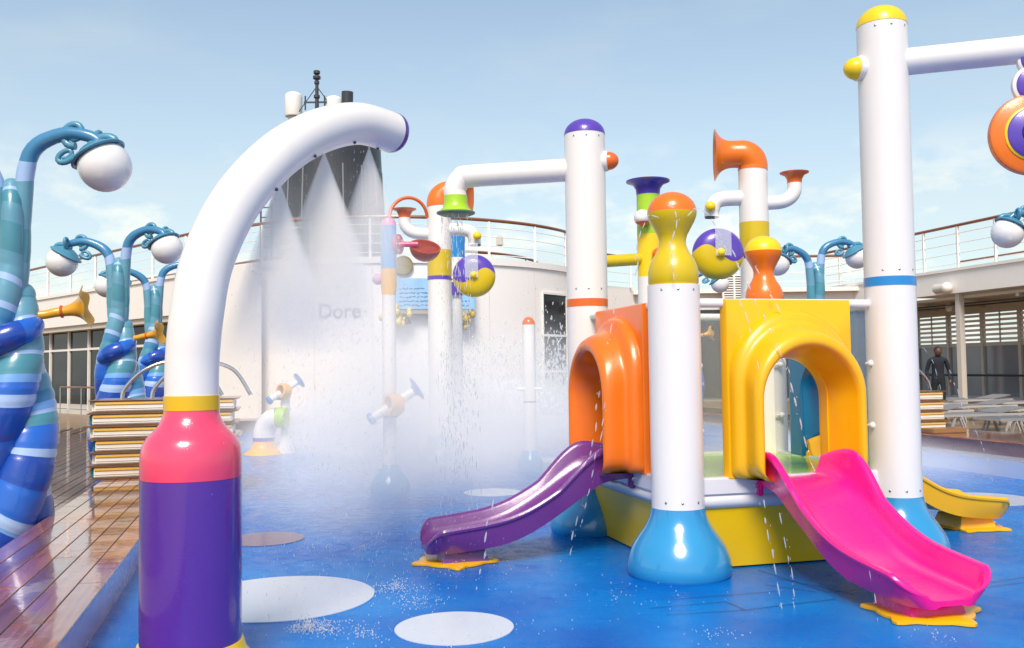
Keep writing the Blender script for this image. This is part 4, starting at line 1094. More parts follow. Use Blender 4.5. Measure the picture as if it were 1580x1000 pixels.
# hanging ornament at the right edge
hw_ = P(1592, 208, 6.93)
orn = thing('hanging_ornament', hw_ + Vector((0, 0, .65)), 'orange ringed purple disc ornament hanging from the overhead arm at the right edge', 'ornament')
def disc(c, r, th, matl, name, parent, ax=(-.15, -1, 0), seg=56):
    m_ = MB(); m_.lathe([(r * .9, -th / 2), (r * .98, -th * .35), (r, 0), (r * .98, th * .35), (r * .9, th / 2)], seg, c, ax); return m_.build(name, matl, parent=parent)
def front(c, d, ax=(-.15, -1, 0)): return c + Vector(ax).normalized() * d
disc(hw_, .31, .10, ORANGE, 'orange_ring', orn); disc(front(hw_, .03), .215, .08, LEMON, 'yellow_ring', orn); disc(front(hw_, .045), .20, .075, VIOLET, 'purple_disc', orn)
disc(front(hw_, .06), .10, .07, mat('dark_violet', '#35207A', .3, coat=.4), 'hub', orn); disc(front(hw_, .07), .03, .08, STEEL, 'hub_bolt', orn)
for px, py, r in ((1594, 132, .155), (1596, 92, .13)):
    c = P(px, py, 6.93); disc(c, r, .06, WHITE, 'white_rim', orn); disc(front(c, .02), r * .84, .05, VIOLET, 'purple_petal', orn)
c = P(1590, 110, 6.95); disc(c, .075, .05, MAGENTA, 'pink_link', orn)
m_ = MB(); m_.tube([P(1600, 60, 6.95), P(1600, 150, 6.97)], .02, 10); m_.build('hanger', STEEL, parent=orn)

# ================================================================== HORN POSTS
def yin_wheel_mat():
    m = bpy.data.materials.new('violet_and_yellow_wheel'); m.use_nodes = True
    n, l = m.node_tree.nodes, m.node_tree.links; b = n['Principled BSDF']; b.inputs['Roughness'].default_value = .3; b.inputs['Coat Weight'].default_value = .3
    tc = n.new('ShaderNodeTexCoord'); mp = n.new('ShaderNodeVectorMath'); mp.operation = 'SUBTRACT'; mp.inputs[1].default_value = (-.55, -.30, 2.92)
    l.new(tc.outputs['Object'], mp.inputs[0]); sx = n.new('ShaderNodeSeparateXYZ'); l.new(mp.outputs[0], sx.inputs[0])
    ms = n.new('ShaderNodeMath'); ms.operation = 'MULTIPLY'; ms.inputs[1].default_value = 9.0; l.new(sx.outputs['X'], ms.inputs[0])
    sn = n.new('ShaderNodeMath'); sn.operation = 'SINE'; l.new(ms.outputs[0], sn.inputs[0])
    mm = n.new('ShaderNodeMath'); mm.operation = 'MULTIPLY'; mm.inputs[1].default_value = -.11; l.new(sn.outputs[0], mm.inputs[0])
    gt = n.new('ShaderNodeMath'); gt.operation = 'GREATER_THAN'; l.new(sx.outputs['Z'], gt.inputs[0]); l.new(mm.outputs[0], gt.inputs[1])
    mx = n.new('ShaderNodeMixRGB'); mx.inputs['Color1'].default_value = rgb('#D9B800'); mx.inputs['Color2'].default_value = rgb('#5A3DA8')
    l.new(gt.outputs[0], mx.inputs['Fac']); l.new(mx.outputs[0], b.inputs['Base Color'])
    return m
WHEELM = yin_wheel_mat()
def horn_post(base, label):
    B = Vector(base); t = thing('horn_post', B, label, 'water feature', 'horn topped spray posts')
    V = lambda x, y, z: B + Vector((x, y, z))
    m_ = MB(); m_.lathe([(.188, .4), (.188, 4.07)], 48, B); po = m_.build('post', WHITE, parent=t)
    m_ = MB(); m_.lathe([(.36, 0), (.372, .02), (.375, .07), (.365, .13), (.335, .205), (.29, .275), (.245, .335), (.215, .39), (.20, .44), (.192, .48)], 48, B); m_.build('base_bell', SKYB, parent=t)
    m_ = MB(); m_.lathe([(.191, 2.95), (.191, 3.36)], 48, B); m_.build('yellow_band', YELLOW2, parent=t)
    m_ = MB(); m_.lathe([(.193, 2.89), (.193, 2.949)], 48, B); m_.build('purple_band', VIOLET, parent=t)
    pth = smooth_path([V(0, 0, 4.05), V(0, 0, 4.12), V(-.03, -.01, 4.20), V(-.11, -.01, 4.26), V(-.22, .0, 4.27), V(-.33, .01, 4.27), V(-.42, .02, 4.27), V(-.49, .03, 4.27)], 5)
    rad = smooth_vals([.192, .192, .19, .185, .178, .185, .235, .345], 5)
    m_ = MB(); m_.tube(pth, rad, 44, cap=False, inner=(.014, 22)); m_.build('horn', ORANGE, parent=t)
    m_ = MB(); m_.tube(smooth_path([V(-.1, 0, 3.69), V(-.38, -.02, 3.68), V(-.50, -.03, 3.64), V(-.55, -.03, 3.55), V(-.56, -.03, 3.44)], 6), [.10] * 20 + [.095] * 5, 28); m_.build('elbow_arm', WHITE, parent=t)
    m_ = MB(); m_.tube([V(-.56, -.03, 3.442), V(-.56, -.03, 3.425)], .088, 24); m_.build('outlet', DARKM, parent=t)
    m_ = MB(); m_.sphere(V(-.60, -.15, 3.56), .066, 20, 12); m_.build('ball_knob', LEMON, parent=t)
    m_ = MB(); m_.tube(smooth_path([V(.1, 0, 3.62), V(.34, .0, 3.63), V(.47, 0, 3.68), V(.535, 0, 3.77), V(.545, 0, 3.90)], 6), .092, 28); m_.build('bowl_arm', WHITE, parent=t)
    m_ = MB(); m_.lathe([(.094, 3.88), (.098, 3.93), (.125, 3.98), (.185, 4.01), (.188, 4.02), (.175, 4.02), (.11, 3.99), (.07, 3.92)], 36, V(.545, 0, 0) - Vector((0, 0, 0))); m_.build('bowl', ORANGE2, parent=t)
    # wheel
    wc = V(-.55, -.30, 2.92)
    m_ = MB(); n_ = 14; prw = [(.005, -.10)] + [(.33 * sin(pi * k / n_), -.13 * cos(pi * k / n_)) for k in range(1, n_)] + [(.005, .10)]
    prw = [(.33 * min(1, sin(pi * k / 16) ** .6), -.15 * cos(pi * k / 16)) for k in range(1, 16)]
    m_.lathe(prw, 64, wc, (0, -1, 0)); m_.build('wheel', WHEELM, parent=t)
    m_ = MB(); m_.sphere(wc + Vector((0, -.17, 0)), .055, 20, 12); m_.build('hub_knob', LEMON, parent=t)
    m_ = MB(); m_.tube([wc + Vector((0, .1, 0)), V(-.55, 0, 2.92)], .03, 12); m_.tube([V(-.55, 0, 2.92), V(-.05, 0, 2.92)], .035, 12); m_.build('axle', WHITE, parent=t)
    m_ = MB(); m_.box(V(-.52, -.30 - .19, 3.14), (.20, .012, .52)); m_.build('clear_paddle', CLEARP, parent=t)
    return t
hb = P(1170, 600, 12.1); t2 = horn_post((hb.x, hb.y, 0), 'horn post behind the playhouse, its orange horn facing left above a violet and yellow wheel')
hb = P(680, 600, 14.5); h2 = copy_tree(t2, (hb.x, hb.y, 0), R_(180), 'white horn post in the mist left of the playhouse, its wheel hanging on the right')
# its wheel should be on the near side: swing the wheel, paddle and hub to the front
for o in [x for x in bpy.data.objects if x.parent == h2]:
    n = o.name.split('.')[0]
    if n in ('wheel', 'hub_knob', 'clear_paddle'):
        dy = {'wheel': .60, 'hub_knob': .94, 'clear_paddle': .98}[n]; o.location = o.location + Vector((0, dy, 0))
    if n == 'ball_knob': o.location = o.location + Vector((0, .30, 0))

# violet-bowl column behind the playhouse
cb = P(1006, 600, 11.2); cb = Vector((cb.x, cb.y, 0))
vb = thing('bowl_post', cb, 'yellow and lime post topped with a violet bowl, behind the hourglass column', 'water feature')
def zat(px, py, Y): return P(px, py, Y).z
Yv = 11.2
z = lambda py: zat(1006, py, Yv)
m_ = MB(); m_.lathe([(.145, .3), (.145, z(428))], 36, cb); m_.build('post', WHITE, parent=vb)
m_ = MB(); m_.lathe([(.33, 0), (.34, .06), (.3, .2), (.2, .34), (.15, .4)], 36, cb); m_.build('base_bell', SKYB, parent=vb)
m_ = MB(); m_.lathe([(.142, z(428)), (.142, z(362))], 36, cb); m_.build('yellow_section', LEMON, parent=vb)
m_ = MB(); m_.lathe([(.143, z(362)), (.140, z(300))], 36, cb); m_.build('lime_section', LIME, parent=vb)
m_ = MB(); m_.lathe([(.141, z(301)), (.15, z(292)), (.185, z(285)), (.262, z(281)), (.264, z(279)), (.25, z(278.5)), (.16, z(282)), (.05, z(284))], 40, cb); m_.build('violet_bowl', mat('deep_violet_plastic', '#46309A', .3, coat=.3), parent=vb)
m_ = MB(); m_.lathe([(.09, z(280)), (.085, z(276)), (.05, z(272.5)), (.001, z(272))], 28, cb); m_.build('yellow_dome', LEMON, parent=vb)
sc_ = P(991, 336, 11.0)
m_ = MB(); m_.lathe([(.001, -.10)] + [(.10 * sin(pi * k / 12), -.10 * cos(pi * k / 12)) for k in range(4, 12)] + [(.001, .10)], 28, sc_); m_.build('white_ball', WHITE, parent=vb)
m_ = MB(); m_.lathe([(.001, -.1005)] + [(.1005 * sin(pi * k / 12), -.1005 * cos(pi * k / 12)) for k in range(1, 5)], 28, sc_ - Vector((0, 0, .002))); m_.build('orange_ball_half', ORANGE2, parent=vb)
p0 = P(1000, 399, 11.2); p1 = P(925, 404, 11.0)
m_ = MB(); m_.tube([p0, p1], .072, 20); m_.build('side_pipe', YELLOW2, parent=vb)
m_ = MB(); m_.sphere(P(1016, 392, 11.0), .075, 18, 12); m_.build('orange_knob', ORANGE2, parent=vb)

# ================================================================== SPLASH POST WITH TIPPING BUCKET (far left centre)
Yb = 11.6
tb = P(601, 600, Yb); TB = Vector((tb.x, tb.y, 0)); z = lambda py: zat(601, py, Yb)
bp_ = thing('bucket_post', TB, 'slim post with blue top section, orange hoop and tipping red bucket in the mist', 'water feature')
m_ = MB(); m_.lathe([(.086, .25), (.086, z(455))], 32, TB); m_.build('post', WHITE, parent=bp_)
m_ = MB(); m_.lathe([(.24, 0), (.25, .05), (.235, .12), (.17, .22), (.11, .29), (.09, .33)], 36, TB); m_.build('base_bell', SKYB, parent=bp_)
m_ = MB(); m_.lathe([(.088, z(455)), (.10, z(440)), (.098, z(415))], 32, TB); m_.build('yellow_section', YELLOW, parent=bp_)
m_ = MB(); m_.lathe([(.0985, z(415)), (.0985, z(349))], 32, TB); m_.build('blue_section', mat('light_blue_gelcoat', '#5AA5DE', .3, coat=.3), parent=bp_)
m_ = MB(); m_.lathe([(.0985, z(349)), (.095, z(344)), (.08, z(339)), (.03, z(336)), (.001, z(335.5))], 32, TB); m_.build('pink_cap', mat('candy_pink_gelcoat', '#F086BC', .3, coat=.3), parent=bp_)
hoop = [P(601 + 29 - 29 * cos(pi * k / 16), 336 - 31 * sin(pi * k / 16), Yb + .3 * k / 16) for k in range(17)]
m_ = MB(); m_.tube(hoop, .022, 12); m_.build('hoop', ORANGE2, parent=bp_)
fc = P(618, 377, Yb)
PK = mat('raspberry_plastic', '#D8386E', .3, coat=.3)
m_ = MB(); m_.lathe([(.03, -.02), (.125, -.02), (.13, 0), (.125, .02), (.03, .02)], 32, fc - Vector((.03, 0, 0)), (1, -.35, 0)); fl_ = m_.build('pink_flange', PK, parent=bp_)
for k in range(5):
    a = 2 * pi * k / 5; axx = Vector((1, -.35, 0)).normalized(); s1 = axx.cross(Vector((0, 0, 1))).normalized()
    m_ = MB(); m_.lathe([(.001, .0205), (.02, .0205), (.02, .024), (.001, .024)], 12, fc - Vector((.03, 0, 0)) + (s1 * cos(a) + Vector((0, 0, 1)) * sin(a)) * .085, axx); m_.build('flange_hole', WHITE, parent=fl_)
m_ = MB(); m_.tube([fc - Vector((.14, 0, 0)), P(645, 377, Yb)], .035, 16); m_.build('axle_pipe', PK, parent=bp_)
bc = P(656, 380, Yb + .1)
m_ = MB(); pr = [(.20 * cos(k / 8 * pi / 2), -.20 * sin(k / 8 * pi / 2)) for k in range(9)]; pr2 = [(max(.001, r - .02), z_ + .02 if r < .19 else z_) for r, z_ in pr[::-1]]
m_.lathe(pr + pr2, 40, bc, (.25, -.62, 1)); m_.build('bucket', mat('red_orange_bucket', '#B8442A', .3, coat=.3), parent=bp_)
m_ = MB(); m_.sphere(P(583, 431, Yb), .07, 16, 10); m_.build('pink_ball', mat('dusty_pink', '#D79CC4', .4), parent=bp_)
# light blue-white post behind the horn post with stripes (right)
q = P(707, 600, 16.4); QB = Vector((q.x, q.y, 0)); z = lambda py: zat(707, py, 16.4)
st = thing('striped_post', QB, 'short blue and pink striped post directly behind the misty horn post', 'post')
m_ = MB(); m_.lathe([(.09, 0), (.09, z(455))], 24, QB); m_.build('post', WHITE, parent=st)
for k, mm in enumerate((RINGB, RINGB, WHITE, WHITE, VIOLET)):
    m_ = MB(); m_.lathe([(.15, z(360 + k * 19 + 19)), (.15, z(360 + k * 19))], 24, QB); m_.build('stripe', mm, parent=st)
m_ = MB(); m_.lathe(hemi(.15, z(360), .08), 24, QB); m_.build('cap', PK, parent=st)

# water cannon on the bucket post
cc = P(607, 624, 11.4); cn = thing('water_cannon', cc, 'water cannon with yellow ring and blue discs clamped to the misty bucket post', 'water cannon')
axc = Vector((.80, .25, .52)).normalized()
m_ = MB(); m_.tube([cc - axc * .30, cc - axc * .08], [.055, .06], 20); m_.build('barrel', WHITE, parent=cn)
m_ = MB(); m_.tube([cc + axc * .08, cc + axc * .30], [.065, .055], 20); m_.build('barrel', WHITE, parent=cn)
m_ = MB(); m_.lathe([(.10, -.09), (.135, -.08), (.14, 0), (.135, .08), (.10, .09), (.09, .08), (.09, -.08)], 32, cc, Vector((-.75, -.6, .1))); m_.build('ring_housing', mat('apricot_plastic', '#F2B24C', .3, coat=.3), parent=cn)
m_ = MB(); m_.lathe([(.05, 0), (.075, .0), (.08, .05), (.05, .07), (.001, .07)], 24, cc - axc * .29, -axc); m_.build('nozzle_tip', RINGB, parent=cn)
m_ = MB(); m_.lathe([(.05, .0), (.09, .05), (.15, .06), (.155, .07), (.10, .08), (.001, .07)], 32, cc + axc * .28, axc); m_.build('rear_disc', RINGB, parent=cn)
m_ = MB(); m_.lathe([(.10, 0), (.10, .03), (.09, .035)], 24, Vector((TB.x, TB.y, cc.z - .17))); m_.build('clamp', RINGB, parent=cn)
c2 = P(438, 603, 17.0)
cn2 = copy_tree(cn, c2, R_(15), 'faint water cannon on a thin pale post deep in the mist')
cn['group'] = cn2['group'] = 'water cannons on misty posts'
m_ = MB(); m_.lathe([(.17, 0), (.16, .1), (.085, .25), (.085, c2.z - .1)], 24, (c2.x, c2.y + .12, 0)); tag(m_.build('cannon_post', WHITE), 'thin pale post carrying the faint far water cannon', 'post')

# ground elbow
ge = P(407, 650, 17.0); GE = Vector((ge.x, ge.y, 0))
el = thing('spray_elbow', GE, 'white pipe elbow with lime end on a yellow flared foot in the misty pool', 'water feature')
m_ = MB(); m_.lathe([(.36, 0), (.34, .03), (.24, .09), (.20, .17), (.19, .235)], 36, GE); m_.build('yellow_foot', YELLOW, parent=el)
m_ = MB(); m_.lathe([(.194, .235), (.194, .30)], 36, GE); m_.build('violet_ring', VIOLET, parent=el)
V = lambda x, y, z_: GE + Vector((x, y, z_))
pth = smooth_path([V(0, 0, .29), V(.0, 0, .38), V(.05, 0, .52), V(.15, -.02, .62), V(.27, -.03, .66)], 6)
m_ = MB(); m_.tube(pth, .188, 32); m_.build('elbow_pipe', WHITE, parent=el)
m_ = MB(); m_.tube([V(.26, -.03, .655), V(.43, -.05, .655)], [.190, .185], 32, round_end=False); m_.build('lime_end', LIME, parent=el)

# short orange capped post
q = P(817, 600, 14.1); QB = Vector((q.x, q.y, 0)); z = lambda py: zat(817, py, 14.1)
sp_ = thing('orange_capped_post', QB, 'short white post with an orange cap and sky blue foot, left of the orange arch', 'post')
m_ = MB(); m_.lathe([(.098, .2), (.098, z(501))], 32, QB); m_.build('post', WHITE, parent=sp_)
m_ = MB(); m_.lathe(hemi(.1, z(501), .12), 32, QB); m_.build('dome', ORANGE2, parent=sp_)
m_ = MB(); m_.lathe([(.19, 0), (.195, .05), (.185, .11), (.15, .19), (.115, .235), (.102, .26)], 32, QB); m_.build('base_bell', SKYB, parent=sp_)
m_ = MB(); m_.lathe([(.101, z(621)), (.101, z(619))], 32, QB); m_.build('joint_line', DARKM, parent=sp_)
m_ = MB(); m_.tube([QB + Vector((-.19, -.05, z(600))), QB + Vector((.19, -.05, z(600)))], .022, 10); m_.build('spray_pegs', WHITE, parent=sp_)

# ================================================================== SUN LOUNGERS, PERSON
def lounger(base, rz, label):
    t = thing('sun_lounger', (0, 0, 0), label, 'sun lounger', 'sun loungers on the right side deck')
    SL = mat('grey_sling_fabric', (0.22, .21, .21), .7, bump=.2, bscale=200); FR = mat('white_lounger_frame', (0.45, .43, .41), .35)
    for s in (-1, 1):
        m_ = MB(); m_.beam((-.95, s * .30, .32), (.95, s * .30, .32), .035, .045); m_.build('frame_rail', FR, parent=t)
    for x in (-.95, .95):
        m_ = MB(); m_.beam((x, -.32, .32), (x, .32, .32), .03, .04); m_.build('frame_end', FR, parent=t)
    m_ = MB(); m_.box((-.32, 0, .335), (1.20, .56, .02)); m_.build('seat_sling', SL, parent=t)
    m_ = MB(); m_.beam((.30, 0, .345), (.93, 0, .44), .56, .02); m_.build('back_sling', SL, parent=t)
    for x in (-.6, .6):
        for s in (-1, 1):
            m_ = MB(); m_.beam((x - .16, s * .29, 0.0), (x - .04, s * .29, .30), .03, .03); m_.build('leg', FR, parent=t)
            m_ = MB(); m_.beam((x + .16, s * .29, 0.0), (x + .04, s * .29, .30), .03, .03); m_.build('leg', FR, parent=t)
    t.location = base; t.rotation_euler = (0, 0, rz)
    return t
lo = None
names = ['front', 'second', 'third', 'fourth']
spots = [(12.9, 13.4, 'nearest lounger of the front row at the right edge'), (12.9, 14.8, 'second lounger of the front row behind the right pool edge'), (12.9, 16.2, 'third lounger of the front row, next to the book stack'),
         (12.9, 17.6, 'farthest lounger of the front row behind the book stack'), (15.3, 14.4, 'nearest lounger of the second row at the right edge'), (15.3, 16.0, 'second lounger of the second row'),
         (15.3, 17.6, 'third lounger of the second row beyond the books'), (15.3, 19.2, 'farthest lounger of the second row'), (17.8, 17.0, 'nearest lounger of the row close to the glass gallery'),
         (17.8, 18.7, 'second lounger of the row close to the glass gallery'), (17.8, 20.4, 'third lounger of the row close to the glass gallery')]
for i, (uu, vv, lb) in enumerate(spots):
    if lo is None: lo = lounger(S(uu, vv, .2), SHIP_ROT, lb)
    else: copy_tree(lo, S(uu, vv, .2), SHIP_ROT + radians((i * 37) % 7 - 3), lb)

def person():
    base = P(1448, 600, 22.5); base = Vector((base.x, base.y, .2))
    t = thing('person', base, 'person in a dark jacket and dark trousers standing behind the right book steps', 'person')
    # body grown by skin modifier (adult 1.66 m, leaning forward slightly, arms hanging)
    J = [(0, 0, .90), (0, -.01, 1.05), (0, -.02, 1.22), (0, -.03, 1.38), (0, -.05, 1.46), (0, -.07, 1.53), (0, -.08, 1.60),
         (.09, 0, .84), (.10, -.02, .46), (.10, .02, .08), (.10, -.12, .04), (-.09, 0, .84), (-.10, .03, .46), (-.11, .07, .08), (-.11, -.07, .04),
         (.18, -.03, 1.36), (.25, .0, 1.10), (.24, -.12, .88), (-.18, -.03, 1.36), (-.25, .02, 1.10), (-.23, -.10, .88)]
    E = [(0, 1), (1, 2), (2, 3), (3, 4), (4, 5), (5, 6), (0, 7), (7, 8), (8, 9), (9, 10), (0, 11), (11, 12), (12, 13), (13, 14), (3, 15), (15, 16), (16, 17), (3, 18), (18, 19), (19, 20)]
    Rr = [(.15, .11), (.14, .10), (.16, .11), (.13, .09), (.055, .055), (.085, .095), (.07, .08), (.09, .09), (.06, .06), (.04, .04), (.035, .03), (.09, .09), (.06, .06), (.04, .04), (.035, .03),
          (.065, .065), (.045, .045), (.03, .03), (.065, .065), (.045, .045), (.03, .03)]
    me = bpy.data.meshes.new('body'); me.from_pydata(J, E, []); o = bpy.data.objects.new('body', me); col.objects.link(o); o.parent = t
    sk = o.modifiers.new('skin', 'SKIN'); sk.use_smooth_shade = True
    for i, r in enumerate(Rr): me.skin_vertices[0].data[i].radius = r
    me.skin_vertices[0].data[0].use_root = True
    sb = o.modifiers.new('sub', 'SUBSURF'); sb.levels = sb.render_levels = 2
    me.materials.append(mat('navy_cloth', (0.012, .014, .022), .8)); ORG[o.name] = base
    m_ = MB(); m_.sphere(base + Vector((0, -.095, 1.565)), .098, 20, 14, sc=(.86, 1.0, 1.16)); hd = m_.build('head', mat('warm_skin', '#5E3B2C', .5), parent=t)
    m_ = MB(); m_.sphere(base + Vector((0, -.07, 1.60)), .100, 20, 12, sc=(.9, 1.02, .95)); m_.build('hair', mat('black_hair', (.012, .01, .009), .6), parent=hd)
    m_ = MB(); m_.sphere(base + Vector((0, -.19, 1.56)), .016, 8, 6); m_.build('nose', _mats['warm_skin'], parent=hd)
    for s, kk in ((1, 17), (-1, 20)):
        jx = J[kk]; m_ = MB(); pb = base + Vector(jx)
        m_.tube([pb, pb + Vector((0, -.03, -.07))], [.032, .036], 10)
        for q in range(4): m_.tube([pb + Vector((-.024 + q * .016, -.03, -.06)), pb + Vector((-.026 + q * .017, -.045, -.11)), pb + Vector((-.022 + q * .015, -.035, -.15 + .01 * abs(q - 1.5)))], [.009, .008, .006], 6)
        m_.tube([pb + Vector((-s * .02, -.04, -.02)), pb + Vector((-s * .045, -.06, -.07))], [.011, .008], 6)
        m_.build('hand', _mats['warm_skin'], parent=t)
    t.rotation_euler = (0, 0, radians(-12))
person()

# ================================================================== WATER: streams, splashes, mist
def water_mat(name, a):
    m = bpy.data.materials.new(name); m.use_nodes = True; n, l = m.node_tree.nodes, m.node_tree.links; n.clear()
    o = n.new('ShaderNodeOutputMaterial'); d = n.new('ShaderNodeBsdfDiffuse'); t = n.new('ShaderNodeBsdfTranslucent'); g = n.new('ShaderNodeBsdfGlossy'); tr = n.new('ShaderNodeBsdfTransparent')
    for x in (d, t): x.inputs['Color'].default_value = (.96, .96, .96, 1)
    g.inputs['Roughness'].default_value = .12
    m1 = n.new('ShaderNodeMixShader'); m2 = n.new('ShaderNodeMixShader'); m3 = n.new('ShaderNodeMixShader')
    m1.inputs[0].default_value = .5; m2.inputs[0].default_value = .25; m3.inputs[0].default_value = a
    l.new(d.outputs[0], m1.inputs[1]); l.new(t.outputs[0], m1.inputs[2]); l.new(m1.outputs[0], m2.inputs[1]); l.new(g.outputs[0], m2.inputs[2])
    l.new(tr.outputs[0], m3.inputs[1]); l.new(m2.outputs[0], m3.inputs[2]); l.new(m3.outputs[0], o.inputs['Surface'])
    return m
DROPM = water_mat('bright_water', .62)
def droplets(name, label, cat, pts):
    """pts: list of (position, radius, direction, stretch) -> small faceted drops in one mesh"""
    m_ = MB()
    base = [(0, 0, 1)] + [(cos(a) * q, sin(a) * q, zz) for q, zz in ((.75, .6), (1, 0), (.7, -.62)) for a in (0, 1.2566, 2.5133, 3.7699, 5.0265)] + [(0, 0, -1)]
    fs = [(0, 1 + j, 1 + (j + 1) % 5) for j in range(5)] + [(1 + 5 * k + j, 6 + 5 * k + j, 6 + 5 * k + (j + 1) % 5, 1 + 5 * k + (j + 1) % 5) for k in range(2) for j in range(5)] + [(16, 11 + (j + 1) % 5, 11 + j) for j in range(5)]
    for p, r, d, st_ in pts:
        d = Vector(d).normalized(); q = d.to_track_quat('Z', 'Y').to_matrix()
        m_.add([p + q @ Vector((x * r, y * r, z_ * r * st_)) for x, y, z_ in base], fs, 0, True)
    o = m_.build(name, DROPM); o['kind'] = 'stuff'
    if label: o['label'] = label
    return o
rw = random.Random(11)
def stream(pix, Y, r=.010, dens=1.0, gapf=.45, spread=.012):
    """a falling jet broken into long drops with a few small ones beside them"""
    path = smooth_path([P(a, b, Y if len(c) == 0 else c[0]) for a, b, *c in pix], 20)
    cum = [0.0]
    for i in range(len(path) - 1): cum.append(cum[-1] + (path[i + 1] - path[i]).length)
    L = cum[-1]; pos = 0.0; out = []
    def at_(s_):
        s_ = min(max(s_, 0), L - 1e-5)
        i = max(0, next((q for q in range(len(cum) - 1) if cum[q + 1] > s_), len(cum) - 2))
        f = (s_ - cum[i]) / max(1e-6, cum[i + 1] - cum[i]); return path[i].lerp(path[i + 1], f), (path[i + 1] - path[i])
    while pos < L:
        ln = rw.uniform(.035, .10) if dens < 1.5 else rw.uniform(.05, .08)
        p, d = at_(pos + ln / 2); rad_ = r * rw.uniform(.45, .75)
        j = Vector((rw.gauss(0, spread * .5), rw.gauss(0, spread * .5), 0))
        out.append((p + j, rad_, d, ln / 2 / rad_))
        for _ in range(rw.randrange(1, 4)):
            q, d2 = at_(pos + rw.uniform(0, ln * 1.6)); jj = Vector((rw.gauss(0, spread), rw.gauss(0, spread), rw.gauss(0, .01)))
            out.append((q + jj, r * rw.uniform(.12, .3), d2, rw.uniform(1.5, 5)))
        pos += ln + (rw.uniform(.02, .09) if dens < 1.5 else rw.uniform(.0, .02))
    return out
W = []
W += stream([(1128, 385), (1150, 430), (1178, 490), (1206, 545), (1226, 610), (1245, 690), (1262, 730)], 6.6, .011)
W += stream([(1165, 410), (1185, 445), (1205, 480), (1215, 530)], 6.9, .009)
W += stream([(1140, 460), (1160, 520), (1170, 575)], 6.5, .007)
W += stream([(950, 455), (944, 500), (933, 560), (923, 610), (915, 680), (905, 730), (893, 790), (880, 855)], 7.4, .012)
W += stream([(938, 620), (920, 700), (905, 770), (893, 820)], 7.2, .008)
W += stream([(760, 770), (750, 830), (740, 890), (730, 945)], 6.4, .009)
W += stream([(1178, 770), (1190, 850), (1205, 930), (1215, 990)], 5.8, .008)
W += stream([(1205, 790), (1216, 850), (1228, 935)], 5.8, .007)
W += stream([(1340, 880), (1352, 950), (1362, 990)], 5.5, .006)
W += stream([(1030, 318), (1040, 322), (1044, 345), (1036, 380), (1040, 430)], 6.55, .009, 1.6, .8)
W += stream([(1018, 336), (1003, 333), (992, 345), (985, 372), (980, 420)], 6.6, .008, 1.6, .8)
W += stream([(1060, 334), (1075, 322), (1092, 330), (1105, 350), (1118, 385)], 6.6, .008, 1.6, .8)
W += stream([(1425, 535), (1440, 560), (1450, 600)], 9.0, .007)
W += stream([(1465, 570), (1480, 610), (1488, 650)], 9.0, .008)
W += stream([(1400, 650), (1425, 720), (1438, 760)], 9.0, .006)
W += stream([(1500, 650), (1520, 700), (1530, 740)], 9.0, .006)
droplets('water_streams', 'thin broken streams of falling water in front of the playhouse', 'water', W)
# drips from the shower head, the horn post and rain like spray
W = []
for _ in range(520):
    a = rw.uniform(0, 2 * pi); rr_ = .165 * sqrt(rw.random()); zz = 2.98 - rw.random() ** 1.2 * 2.9
    W.append((Vector((head.x + rr_ * cos(a) * (1 + (2.98 - zz) * .15), 8.93 + rr_ * sin(a), zz)), rw.uniform(.002, .0045), (0, 0, 1), rw.uniform(3, 12)))
droplets('shower_drops', 'curtain of drops falling from the lime shower head', 'water', W)
W = []
for _ in range(1800):      # rain like fall from the arch nozzles
    k = rw.randrange(44, 70); p = tubep[k]; f = rw.random() ** .8
    fall = f * 2.7; sp_r = .10 + .38 * f
    q = p + Vector((rw.gauss(0, sp_r * .9), rw.gauss(0, sp_r), -.14 - fall)) 
    if q.z < .02: q.z = .02 + rw.random() * .1
    W.append((q, rw.uniform(.0006, .0016), (rw.gauss(.15, .1), 0, 1), rw.uniform(2, 9)))
droplets('arch_spray_drops', 'fine drops raining from the underside of the white arch', 'water', W)
# splash crowns on the floor
W = []
for (px, py, n, s) in ((474, 972, 330, .07), (500, 975, 160, .09), (610, 912, 260, .13), (640, 935, 120, .16), (560, 985, 90, .12), (700, 880, 80, .25), (1105, 985, 40, .1), (560, 850, 140, .35), (1440, 985, 30, .1), (950, 930, 70, .6), (760, 985, 60, .4)):
    c = G(px, py)
    for _ in range(n):
        a = rw.uniform(0, 2 * pi); r = abs(rw.gauss(0, s)); h = abs(rw.gauss(0, .035)) * max(0, 1 - r / (3 * s))
        W.append((c + Vector((r * cos(a), r * sin(a), .006 + h)), rw.uniform(.0015, .0045), (0, 0, 1), rw.uniform(.8, 1.8)))
droplets('floor_splashes', 'small splash crowns where drops hit the blue floor', 'water', W)
W = []
for _ in range(4500):      # splashing water far back along the pool end, seen against the dark glass
    px = rw.gauss(850, 40) if rw.random() < .6 else rw.uniform(690, 900); py = 640 - abs(rw.gauss(0, 55))
    W.append((P(px, py, rw.uniform(16, 21)), rw.uniform(.004, .015), (rw.gauss(0, .3), 0, 1), rw.uniform(1, 5)))
droplets('far_splashes', 'white splashing drops at the far end of the pool', 'water', W)

